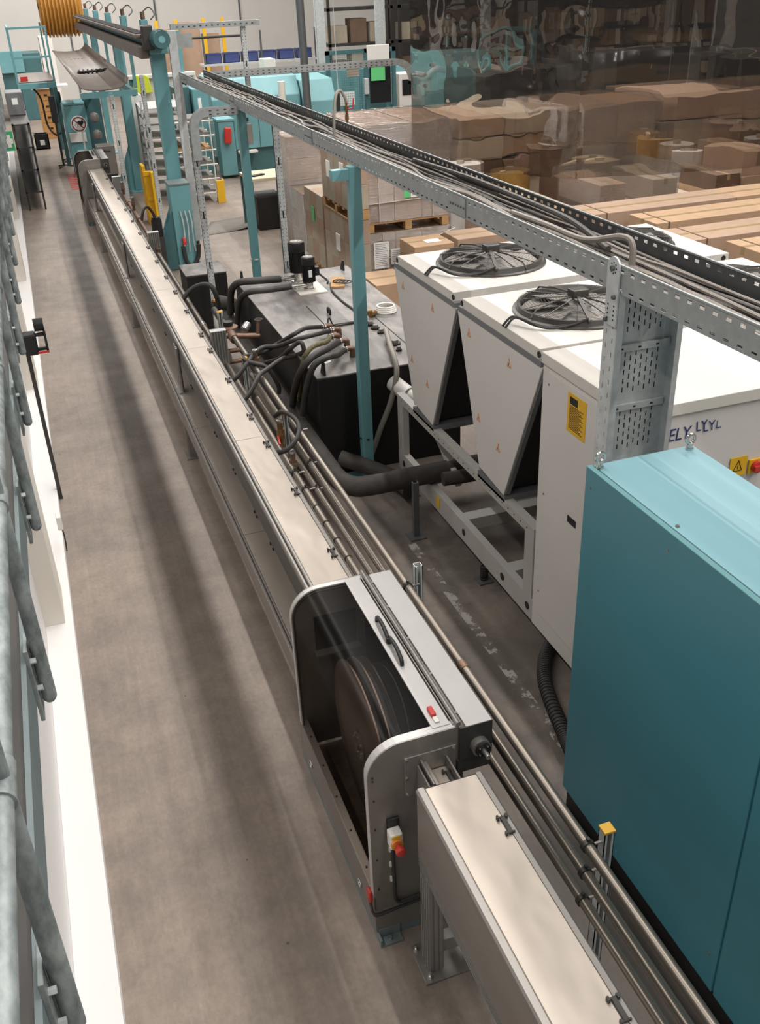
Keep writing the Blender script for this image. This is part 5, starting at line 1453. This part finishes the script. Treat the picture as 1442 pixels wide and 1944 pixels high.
# platform with railing
pf = thing('work_platform', 'teal steel work platform with railing and stairs at far left', 'platform', (.6, 29.5, 0))
B(.10, 1.05, 28.2, 31.5, 1.92, 2.06).build('deck_frame', 'teal', pf, bevel=.01)
B(.12, 1.03, 28.25, 31.45, 2.06, 2.09).build('deck', 'belt_brown', pf)
for x, y in ((.14, 30.1), (.14, 28.25), (1.0, 28.25), (1.0, 31.4)):
    B(x - .05, x + .05, y - .05, y + .05, 0, 1.92).build('leg', 'teal_dark', pf)
for x, y in ((.12, 28.25), (.12, 31.4), (1.02, 28.25), (1.02, 31.4)):
    B(x - .025, x + .025, y - .025, y + .025, 2.06, 3.35).build('railing_post', 'teal', pf)
for z in (2.65, 3.32):
    B(.12, 1.02, 28.23, 28.27, z - .025, z + .025).build('rail', 'teal', pf)
    B(.10, .14, 28.25, 31.4, z - .025, z + .025).build('rail', 'teal', pf)
B(.2, .38, 28.5, 28.7, 2.09, 2.2).build('red_tool_box', 'red', pf)
# machine with prohibition sign
sm = thing('capping_machine', 'teal machine with pale lids behind the prohibition sign', 'machine', (1.25, 26.6, 0))
B(1.02, 1.55, 26.2, 27.2, .35, 1.66).build('body', 'teal', sm, bevel=.03)
B(1.55, 1.95, 26.6, 27.4, .2, 1.75).build('rear_body', 'teal_dark', sm, bevel=.02)
for x in (1.03, 1.30): B(x, x + .24, 26.18, 27.0, 1.66, 1.72).build('lid', 'teal_light', sm, bevel=.015)
B(1.06, 1.45, 26.14, 26.2, .82, 1.04).build('white_guard', 'white_plastic', sm, bevel=.01)
B(1.15, 1.45, 26.12, 26.5, .05, .65).build('lower_housing', 'teal', sm, bevel=.04)
B(1.05, 1.5, 26.2, 27.0, 0, .35).build('foot', 'teal_dark', sm)
for z in (.95, 1.35): MB().lathe([(.02, -.12), (.10, -.08), (.12, 0), (.10, .08), (.02, .12)], (1.72, 26.2, z), 'z', 18).build('cylinder', 'steel_plate', sm, smooth=True)
sg = thing('prohibition_sign', 'round prohibition sign with black heart and red bar on a post', 'sign', (1.29, 25.5, 0))
B(1.32, 1.36, 25.5, 25.54, 0, 1.2).build('post', 'galv', sg)
MB().cyl((1.29, 25.50, 1.31), (1.29, 25.48, 1.31), .185, 36).build('rim', 'paper', sg)
MB().ring((1.29, 25.478, 1.31), .15, .016, 'y', 36, 6).obox((1.29, 25.477, 1.31), (.30, .008, .026), 0, 0, math.radians(45)).build('red_ring', 'carton_dark', sg)
mb = MB()
hp_ = [(1.335 + .0045 * 16 * math.sin(t) ** 3, 1.33 + .0045 * (13 * math.cos(t) - 5 * math.cos(2 * t) - 2 * math.cos(3 * t) - math.cos(4 * t))) for t in [2 * math.pi * k / 28 for k in range(28)]]
mb.prism(hp_[::-1], 'y', 25.474, 25.479); mb.build('heart', 'black_ink', sg)
MB().ring((1.23, 25.476, 1.28), .035, .004, 'y', 20, 5).build('magnet_mark', 'ink_grey', sg)
M('red_ring', '7a3434', .5)
for c in kids(sg):
    if c.name.startswith('red_ring'): c.data.materials[0] = MATS['red_ring']
gb = thing('steel_case', 'grey steel case standing beside the far pulley housing', 'box', (1.6, 22.8, 0))
B(1.42, 1.80, 22.6, 23.0, .55, 1.16).build('case', 'steel_plate', gb, bevel=.02)
B(1.44, 1.78, 22.62, 22.98, 0, .55).build('stand', 'steel_dark', gb)
MB().tube(spline([(1.48, 22.59, 1.05), (1.58, 22.56, 1.06), (1.7, 22.59, 1.05)]), .014, 6).build('handle', 'black_plastic', gb)
mt = thing('striped_floor_mark', 'red and white striped hazard mark on the aisle floor', 'floor marking', (.95, 25.6, 0))
for k in range(9): B(.82, 1.06, 24.5 + k * .27, 24.64 + k * .27, .001, .004).build('stripe', 'red', mt)
# off white panel beside the far column, valves
op = thing('tall_panel', 'tall off white cabinet beside the far teal column', 'cabinet', (2.45, 23.9, 0))
B(2.42, 2.66, 23.8, 24.4, 0, 2.0).build('body', 'beige_panel', op, bevel=.01)
B(2.43, 2.65, 23.795, 23.80, .05, 1.95).build('door', 'white_plastic', op)
# teal box at the near gantry column
tb = thing('gantry_junction_box', 'teal box with pale lid and hanging plugs at gantry column', 'box', (2.17, 16.2, 0))
B(2.01, 2.33, 16.02, 16.42, .02, 1.34).build('body', 'teal', tb, bevel=.01)
B(2.0, 2.34, 16.01, 16.43, 1.34, 1.375).build('lid', 'teal_grey', tb, bevel=.006)
MB().prism([(2.01, .02), (1.55, .02), (2.01, .95)], 'y', 16.05, 16.07).build('gusset', 'teal_dark', tb)
for k, x in enumerate((2.13, 2.20, 2.27)):
    MB().tube(spline([(x, 16.0, .95), (x + .02, 15.97, .75), (x + .01, 15.96, .5), (x + .03 * (k - 1), 15.98, .3)]), .012, 6).build('plug_lead', 'galv', tb, smooth=True)
B(2.10, 2.16, 15.95, 16.01, .42, .54).build('red_plug', 'red', tb, bevel=.01)
MB().tube(spline([(2.10, 15.98, .40), (2.12, 15.94, .15), (2.22, 15.94, .08), (2.32, 15.96, .2), (2.36, 15.99, .4)]), .035, 8).build('hose_loop', 'black_rubber', tb, smooth=True)
# yellow guards
yg = thing('yellow_guard', 'yellow steel guard frame beside the perforated uprights', 'guard', (2.13, 19.8, 0))
B(2.03, 2.20, 19.78, 19.82, .12, .92).build('plate', 'yellow', yg)
B(2.15, 2.21, 19.62, 19.82, 0, 1.0).build('post', 'yellow', yg, bevel=.006)
B(2.02, 2.08, 19.80, 20.2, 0, 1.1).build('post', 'yellow', yg, bevel=.006)
B(2.02, 2.21, 19.76, 19.84, .92, 1.0).build('top_bar', 'yellow', yg)
B(2.04, 2.20, 19.76, 19.84, .45, .53).build('middle_bar', 'yellow', yg)
yb = thing('corner_protector', 'small yellow corner protector standing before the trolley', 'guard', (3.72, 21.2, 0))
B(3.66, 3.83, 21.15, 21.2, 0, .46).build('face', 'yellow', yb, bevel=.006)
B(3.81, 3.83, 21.2, 21.4, 0, .46).build('side', 'yellow', yb)
# drying trolley
dt = thing('tray_trolley', 'white tubular trolley rack with six sloping tray levels', 'trolley', (3.3, 21.8, 0))
for x in (2.80, 3.70):
    for y in (21.4, 22.3): MB().cyl((x, y, .06), (x, y, 1.72), .014, 8).build('upright', 'white_plastic', dt, smooth=True)
for k in range(6):
    z = .18 + k * .29
    for y in (21.4, 22.3): MB().cyl((2.80, y, z), (3.78, y, z), .014, 8).build('shelf_bar', 'white_plastic', dt, smooth=True)
    for x in (2.85, 3.25, 3.65): MB().cyl((x, 21.3, z - .02), (x + .06, 22.4, z + .02), .012, 8).build('shelf_bar', 'chrome', dt, smooth=True)
    B(2.82, 3.68, 21.45, 22.25, z + .02, z + .06).build('tray', 'steel_plate' if k != 3 else 'wood', dt)
for x in (2.80, 3.70): MB().cyl((x - .015, 21.4, .03), (x + .015, 21.4, .03), .03, 12).build('castor', 'black_rubber', dt)
# table, mat
tbv = thing('work_table', 'wooden topped work table with teal legs and dark bin beneath', 'table', (4.1, 18.4, 0))
B(3.72, 4.5, 18.0, 18.9, .92, .97).build('table_top', 'wood_top', tbv, bevel=.006)
for x, y in ((3.76, 18.05), (3.76, 18.85), (4.45, 18.05), (4.45, 18.85)): B(x - .03, x + .03, y - .03, y + .03, 0, .92).build('leg', 'teal_dark', tbv)
tag(B(3.86, 4.35, 18.15, 18.75, 0, .62).build('dark_bin', 'black_metal', bevel=.02), 'dark bin standing under the wooden work table', 'bin')
tag(MB().obox((3.95, 18.3, .985), (.28, .1, .025), .5).build('hand_tool', 'black_plastic', bevel=.006), 'black hand tool lying on the work table', 'tool')
mm = MB()
for i in range(10):
    for j in range(4):
        def zz(a, b): return .006 + .05 * math.exp(-((a - 9) ** 2) / 5)
        mm.quad(*[(2.75 + a * .12 + .1 * b, 18.25 + b * .28 + .02 * a, zz(a, b)) for a, b in ((i, j), (i + 1, j), (i + 1, j + 1), (i, j + 1))])
tag(mm.build('rubber_mat', 'mat_grey', smooth=True, solid=.008, weld=True), 'grey ribbed rubber mat on the floor before the table', 'mat')
# teal machines in the middle distance
m1 = thing('teal_machine', 'teal machine with control pedestal, window and red hanging bag', 'machine', (5, 24.6, 0))
B(4.33, 4.70, 23.9, 24.4, .06, 1.28).build('pedestal', 'teal', m1, bevel=.02)
B(4.30, 4.72, 23.88, 24.5, 1.28, 1.34).build('pedestal_top', 'teal_light', m1, bevel=.01)
B(4.72, 5.75, 24.1, 25.2, .0, .62).build('base', 'teal_dark', m1, bevel=.02)
B(4.72, 5.75, 24.0, 25.2, .62, 1.42).build('body', 'teal', m1, bevel=.02)
B(4.80, 5.15, 23.98, 24.0, .72, 1.18).build('window', 'steel_plate', m1, bevel=.01)
B(4.86, 5.08, 23.95, 23.98, 1.24, 1.32).build('handle_slot', 'black_ink', m1, bevel=.01)
B(4.75, 5.2, 23.8, 24.0, .55, .60).build('ledge', 'white_plastic', m1)
B(5.32, 5.335, 23.985, 24.0, .62, 1.42).build('door_joint', 'teal_dark', m1)
tag(MB().obox((4.52, 23.82, .98), (.17, .09, .36), 0, 0, .1).build('red_bag', 'red', bevel=.03), 'red bag hanging on the teal machine pedestal', 'bag')
m2 = thing('teal_cabinet', 'tall dark teal cabinet pair behind the trolley', 'cabinet', (3.95, 25.2, 0))
B(3.55, 3.92, 24.9, 25.6, 0, 2.0).build('body', 'teal_dark', m2, bevel=.02)
B(3.95, 4.32, 24.7, 25.6, 0, 1.95).build('body', 'teal', m2, bevel=.02)
B(4.06, 4.14, 24.69, 24.70, 1.5, 1.75).build('plate', 'paper', m2)
m3 = thing('hooded_machine', 'long teal machine with light faceted hood behind the tray', 'machine', (6, 26.6, 0))
MB().prism([(25.9, .2), (25.9, 1.55), (26.2, 1.98), (27.4, 2.05), (27.6, .2)], 'x', 4.6, 6.9).build('hood', 'teal_light', m3, bevel=.02)
MB().prism([(25.85, .1), (25.85, 1.35), (26.15, 1.85), (27.45, 1.9), (27.65, .1)], 'x', 6.95, 7.85).build('end_hood', 'teal_light', m3, bevel=.02)
B(7.85, 7.95, 25.85, 27.6, .1, 1.5).build('seal', 'black_rubber', m3)
MB().prism([(26.6, 1.9), (26.6, 2.35), (27.2, 2.35), (27.2, 1.9)], 'x', 6.2, 6.5).build('duct_stub', 'beige_panel', m3)
MB().cyl((6.35, 25.6, .9), (6.35, 25.6, 1.9), .09, 16).build('exhaust_tube', 'beige_panel', m3, smooth=True)
B(6.22, 6.5, 25.45, 25.75, .7, 1.3).build('exhaust_box', 'galv', m3, bevel=.01)
MB().cyl((7.0, 25.6, .4), (7.0, 25.7, 4.5), .10, 16).build('vent_pipe', 'galv_dark', m3, smooth=True)
m4 = thing('machine_guard', 'teal guarded machine cell with mesh panel, screen and green notice', 'machine', (9, 27.2, 0))
B(7.95, 10.6, 27.6, 29, 0, 1.9).build('body', 'teal', m4, bevel=.02)
for x in (7.98, 9.05, 9.85): B(x, x + .1, 27.0, 27.1, 0, 2.42).build('frame_post', 'teal_dark', m4)
B(7.98, 9.95, 27.0, 27.1, 2.32, 2.42).build('frame_beam', 'teal_dark', m4)
mb = MB()
for k in range(16): mb.box(8.08 + k * .06, 8.085 + k * .06, 27.04, 27.045, .8, 2.32)
for k in range(26): mb.box(8.08, 9.05, 27.04, 27.045, .8 + k * .06, .805 + k * .06)
mb.build('mesh_panel', 'teal_light', m4)
B(8.55, 8.9, 27.05, 27.06, 1.75, 2.1).build('brown_card', 'carton', m4)
B(8.3, 8.75, 27.05, 27.06, 1.05, 1.4).build('white_card', 'paper', m4)
B(9.2, 9.8, 27.02, 27.08, 1.05, 2.0).build('dark_door', 'screen_dark', m4)
B(9.22, 9.62, 26.97, 27.0, 1.62, 1.95).build('green_notice', 'green_paper', m4)
B(9.12, 9.75, 26.93, 27.0, 2.05, 2.5).build('white_plate', 'white_plastic', m4, bevel=.01)
B(9.0, 9.12, 26.9, 27.0, 1.3, 1.7).build('switch_box', 'galv', m4, bevel=.01)
B(10.0, 10.75, 26.9, 27.6, .9, 1.75).build('console', 'chill_grey', m4, bevel=.02)
B(10.08, 10.5, 26.88, 26.9, 1.2, 1.6).build('screen', 'screen_dark', m4, bevel=.01)
B(10.0, 10.75, 26.8, 27.6, 0, .9).build('console_base', 'teal_dark', m4)
MB().tube(spline([(10.9, 27, 1.2), (10.85, 26.9, 1.6), (11.1, 26.9, 1.8), (11.4, 27, 1.75)]), .09, 10).build('hose', 'galv', m4, smooth=True)
m5 = thing('teal_press', 'pale teal press with upright frame behind the plastic sheet', 'machine', (13, 28.2, 0))
MB().prism([(27.5, 0), (27.5, 1.5), (28.0, 2.1), (29.5, 2.1), (29.5, 0)], 'x', 11.4, 13.2).build('body', 'teal_light', m5, bevel=.02)
for x in (13.5, 14.3): B(x, x + .12, 27.4, 27.52, 0, 2.7).build('frame_post', 'teal', m5)
B(13.5, 14.42, 27.4, 27.52, 2.6, 2.7).build('frame_beam', 'teal', m5)
B(13.7, 14.2, 27.5, 28, 0, 1.9).build('panel', 'white_plastic', m5)
m6 = thing('teal_conveyor', 'low teal conveyor machine in the far background beside blue crates', 'machine', (7, 33, 0))
B(5.6, 8.6, 32.2, 33.6, 0, 1.55).build('body', 'teal', m6, bevel=.02)
B(5.7, 8.4, 32.3, 33.5, 1.55, 1.62).build('table_top', 'beige_panel', m6)
B(7.5, 8.4, 31.9, 32.3, .4, 1.3).build('front_panel', 'teal_light', m6, bevel=.02)
def crate(label, x, y, z):
    t = thing('blue_crate', label, 'crate', (x, y, z), 'blue crates far behind')
    MB().box(x, x + .55, y, y + .02, z, z + .32).box(x, x + .55, y + .36, y + .38, z, z + .32).box(x, x + .02, y, y + .38, z, z + .32).box(x + .53, x + .55, y, y + .38, z, z + .32).box(x, x + .55, y, y + .38, z, z + .02).build('shell', 'blue_crate', t)
    B(x - .01, x + .56, y - .012, y + .01, z + .29, z + .33).build('rim', 'blue_crate', t)
bt = thing('crate_rack', 'plain grey rack carrying blue crates far behind', 'rack', (8, 37, 0))
B(6.4, 10.6, 36.8, 37.6, 1.55, 1.62).build('shelf', 'galv', bt)
for x in (6.45, 8.5, 10.5): B(x, x + .06, 36.85, 36.91, 0, 2.6).build('post', 'galv_dark', bt)
for k in range(6): crate('blue crate number %s from the left on the grey rack' % ('one', 'two', 'three', 'four', 'five', 'six')[k], 6.55 + k * .66, 37.0, 1.62)
for k, x in enumerate((5.2, 5.9, 6.9, 7.6)):
    tag(B(x, x + .12, 39.0, 39.12, 0, 3.0).build('yellow_fence_post', 'yellow'), 'yellow fence post in the far background, %s from left' % ('first', 'second', 'third', 'fourth')[k], 'post', 'yellow fence posts')
for k, (x, w, h) in enumerate(((5.35, .5, 2.7), (6.1, .75, 2.9), (7.05, .5, 2.5))):
    carton('brown board panel between the far yellow posts, %s' % ('left', 'middle', 'right')[k], 'far boards', x, x + w, 39.3, 39.6, 0, h, 'carton', 'n')
ml = thing('pale_rail_table', 'white topped table frame under the upper galvanised arm', 'table', (3.6, 27.5, 0))
B(2.75, 4.5, 27.2, 27.5, 2.05, 2.14).build('top_rail', 'white_plastic', ml, bevel=.01)
B(2.9, 4.45, 27.3, 27.34, .8, 2.05).build('clear_panel', 'chill_grey', ml)
for x in (2.8, 4.1): B(x, x + .14, 27.3, 27.44, 0, 3.1 if x > 4 else 2.05).build('leg', 'teal', ml)
hv = thing('hi_vis_vest', 'bright yellow vest hanging over the white rail behind gantry column', 'vest', (3.1, 27.15, 1.7))
MB().prism([(2.84, 1.72), (2.90, 2.10), (3.0, 2.16), (3.09, 2.08), (3.18, 2.16), (3.28, 2.10), (3.34, 1.72)], 'y', 27.13, 27.198).build('cloth', 'hi_vis', hv, bevel=.015)
MB().cyl((3.09, 27.16, 2.05), (3.09, 27.22, 2.16), .006, 6).build('hook', 'galv', hv)
# steel racks and posts behind the plastic sheet
for k, (x, y) in enumerate(((9.9, 34), (12.0, 34), (15.9, 34), (23.4, 34))):
    t = thing('roof_column', 'pale steel roof column behind the goods, %s from left' % ('first', 'second', 'third', 'fourth')[k], 'column', (x, y, 0), 'roof columns')
    MB().box(x - .14, x + .14, y - .13, y - .11, 0, 9).box(x - .14, x + .14, y + .11, y + .13, 0, 9).box(x - .012, x + .012, y - .11, y + .11, 0, 9).build('section', 'galv', t)
    B(x - .2, x + .2, y - .2, y + .2, 0, .03).build('foot_plate', 'galv', t)
for k, x in enumerate((10.6, 13.2, 16.4, 19.4, 22.4)):
    rk = thing('storage_rack', 'dark storage rack bay with shelves far right, %s from left' % ('first', 'second', 'third', 'fourth', 'fifth')[k], 'rack', (x + 1.2, 36, 0), 'dark storage racks')
    for xx in (x, x + 2.3):
        for yy in (35.4, 36.5): B(xx, xx + .09, yy, yy + .09, 0, 4.2).build('upright', 'steel_dark', rk)
    for z in (.9, 2.0, 3.1, 4.1):
        B(x, x + 2.39, 35.4, 36.6, z, z + .09).build('shelf', 'steel_dark', rk)
    for j in range(6):
        xx = x + .15 + (j % 3) * .72; z = (.99, 2.09)[j // 3]
        carton('%s goods box on the %s shelf of the %s far storage rack' % (('left', 'middle', 'right')[j % 3], ('lower', 'upper')[j // 3], ('first', 'second', 'third', 'fourth', 'fifth')[k]), 'goods boxes on far racks', xx, xx + .6, 35.6, 36.2, z, z + (.55, .75, .62)[j % 3], ('carton_dark', 'carton_grey')[j % 2], 'n')
# left background clutter
lb = thing('drawer_cabinet', 'orange wooden drawer cabinet under the work platform', 'cabinet', (.75, 34, 0))
B(.62, 1.15, 34.0, 34.6, 0, 1.45).build('body', 'drawer_orange', lb, bevel=.01)
for k in range(4):
    d = B(.65, 1.12, 33.985, 34.0, .16 + k * .32, .44 + k * .32).build('drawer', 'drawer_orange', lb, bevel=.004)
    B(.83, .93, 33.965, 33.985, .28 + k * .32, .33 + k * .32).build('pull', 'black_ink', d)
B(.5, 1.6, 33.9, 34.7, 1.45, 1.52).build('top', 'white_plastic', lb)
sr = thing('steel_rack', 'dark steel shelf rack along the wall at far left', 'rack', (.1, 26, 0))
for y in (22.5, 25.2, 28.0):
    for x in (-.2, .12): B(x, x + .04, y, y + .04, 0, 1.75).build('upright', 'steel_dark', sr)
for z in (.35, .8, 1.25, 1.7): B(-.2, .16, 22.5, 28.04, z, z + .03).build('shelf', 'steel_dark', sr)
gbx = thing('grey_hopper', 'grey hopper box with small label on the left rack', 'box', (-.02, 24.5, 1.73))
B(-.22, .14, 24.2, 25.0, 1.73, 2.2).build('body', 'chill_trim', gbx, bevel=.02)
B(-.1, .02, 24.19, 24.2, 1.95, 2.08).build('label', 'paper', gbx)
bkx = thing('black_crate', 'black plastic crate on the floor under the platform', 'crate', (.45, 31.8, 0))
MB().box(.28, .68, 31.7, 31.73, 0, .42).box(.28, .68, 32.1, 32.13, 0, .42).box(.28, .31, 31.7, 32.13, 0, .42).box(.65, .68, 31.7, 32.13, 0, .42).box(.28, .68, 31.7, 32.13, 0, .03).build('shell', 'black_plastic', bkx)
B(.42, .55, 31.695, 31.70, .12, .26).build('label', 'paper', bkx)
bm = thing('far_machine', 'grey and teal machine under the white wall at upper left', 'machine', (.6, 40, 0))
B(-.3, 1.1, 39.5, 41, 0, 2.2).build('body', 'teal_dark', bm, bevel=.02)
B(-.3, .5, 39.3, 39.5, 1.6, 2.3).build('panel', 'teal', bm, bevel=.02)
B(1.15, 1.6, 39.4, 40.2, 0, 2.7).build('cabinet', 'white_plastic', bm, bevel=.02)
for k, x in enumerate((.55, .75)):
    ts = thing('tripod_stand', ['thin dark floor stand before the teal machine', 'thin dark floor stand nearest the teal machine'][k], 'stand', (x + .3, 28 + k, 0), 'floor stands')
    MB().cyl((x + .3, 28 + k, .03), (x + .3, 28 + k, 1.25), .03, 8).build('pole', 'steel_dark', ts)
    for a in (0, 2.1, 4.2): MB().beam((x + .3, 28 + k, .06), (x + .3 + .25 * math.cos(a), 28 + k + .25 * math.sin(a), .015), .03, .03).build('foot', 'steel_dark', ts)
    B(x + .22, x + .38, 27.95 + k, 28.1 + k, 1.1, 1.75).build('head', 'steel_dark', ts, bevel=.02)
cable('black hose sagging from platform to the floor stand', [(.45, 29.2, 1.9), (.62, 29, 1.6), (.65, 28.8, 1.0), (.8, 28.6, .75), (.95, 28.4, .8)], .025, 'black_rubber')

# second rack of thin sheets between the off white cabinet and the trolley
sr2 = thing('sheet_rack', 'rack of thin metal sheets behind the big teal gantry column', 'rack', (2.95, 22.9, 0))
for x in (2.46, 3.3):
    for y in (22.5, 23.4): B(x, x + .04, y, y + .04, 0, 2.0).build('upright', 'galv', sr2)
for k in range(9):
    z = .25 + k * .2
    MB().obox((2.9, 22.95, z), (.88, .95, .015), 0, .06 * (k % 3 - 1), .03 * (k % 2)).build('sheet', ('galv', 'steel_plate', 'alu_white')[k % 3], sr2)
# fittings on the far pipe run
valve('gate_valve', 'upright valve with lever on the far dull pipe beside the teal gusset', 1.45, 16.4, 1.06, .9, 'copper_dull')
valve('gate_valve', 'farthest valve on the dull pipe before the far housing', 1.45, 17.9, 1.06, .9, 'copper_dull')
pm = thing('small_motor', 'small black motor on a stand beside the far dull pipe', 'motor', (1.72, 15.9, 0))
B(1.64, 1.80, 15.8, 16.0, 0, .62).build('stand', 'steel_dark', pm)
MB().cyl((1.72, 15.9, .62), (1.72, 15.9, .88), .085, 20).build('motor', 'black_metal', pm, smooth=True)
MB().cyl((1.72, 15.9, .88), (1.72, 15.9, .92), .07, 20).build('cowl', 'black_plastic', pm, smooth=True)
hose('short black hose bent from the far dull pipe to the small motor', [(1.47, 15.6, .95), (1.52, 15.62, 1.10), (1.60, 15.72, 1.12), (1.68, 15.82, 1.0), (1.70, 15.86, .90)], .022)
# joined bits too small to pick apart
for o in COL.objects:
    if o.parent and o.name.split('.')[0] in ('screws', 'flange_screws', 'hub_bolts', 'cable_clips', 'splice_bolts', 'slots', 'rail_holes', 'belt_cleats', 'print', 'mesh_panel',
            'motor_fins', 'bracket_holes', 'bracket_bolts', 'rung_slots', 'long_slots', 'sticker_print', 'panel_screws', 'guard', 'blades', 'warning_symbol', 'hose_clip', 'lettering'):
        o['kind'] = 'stuff'
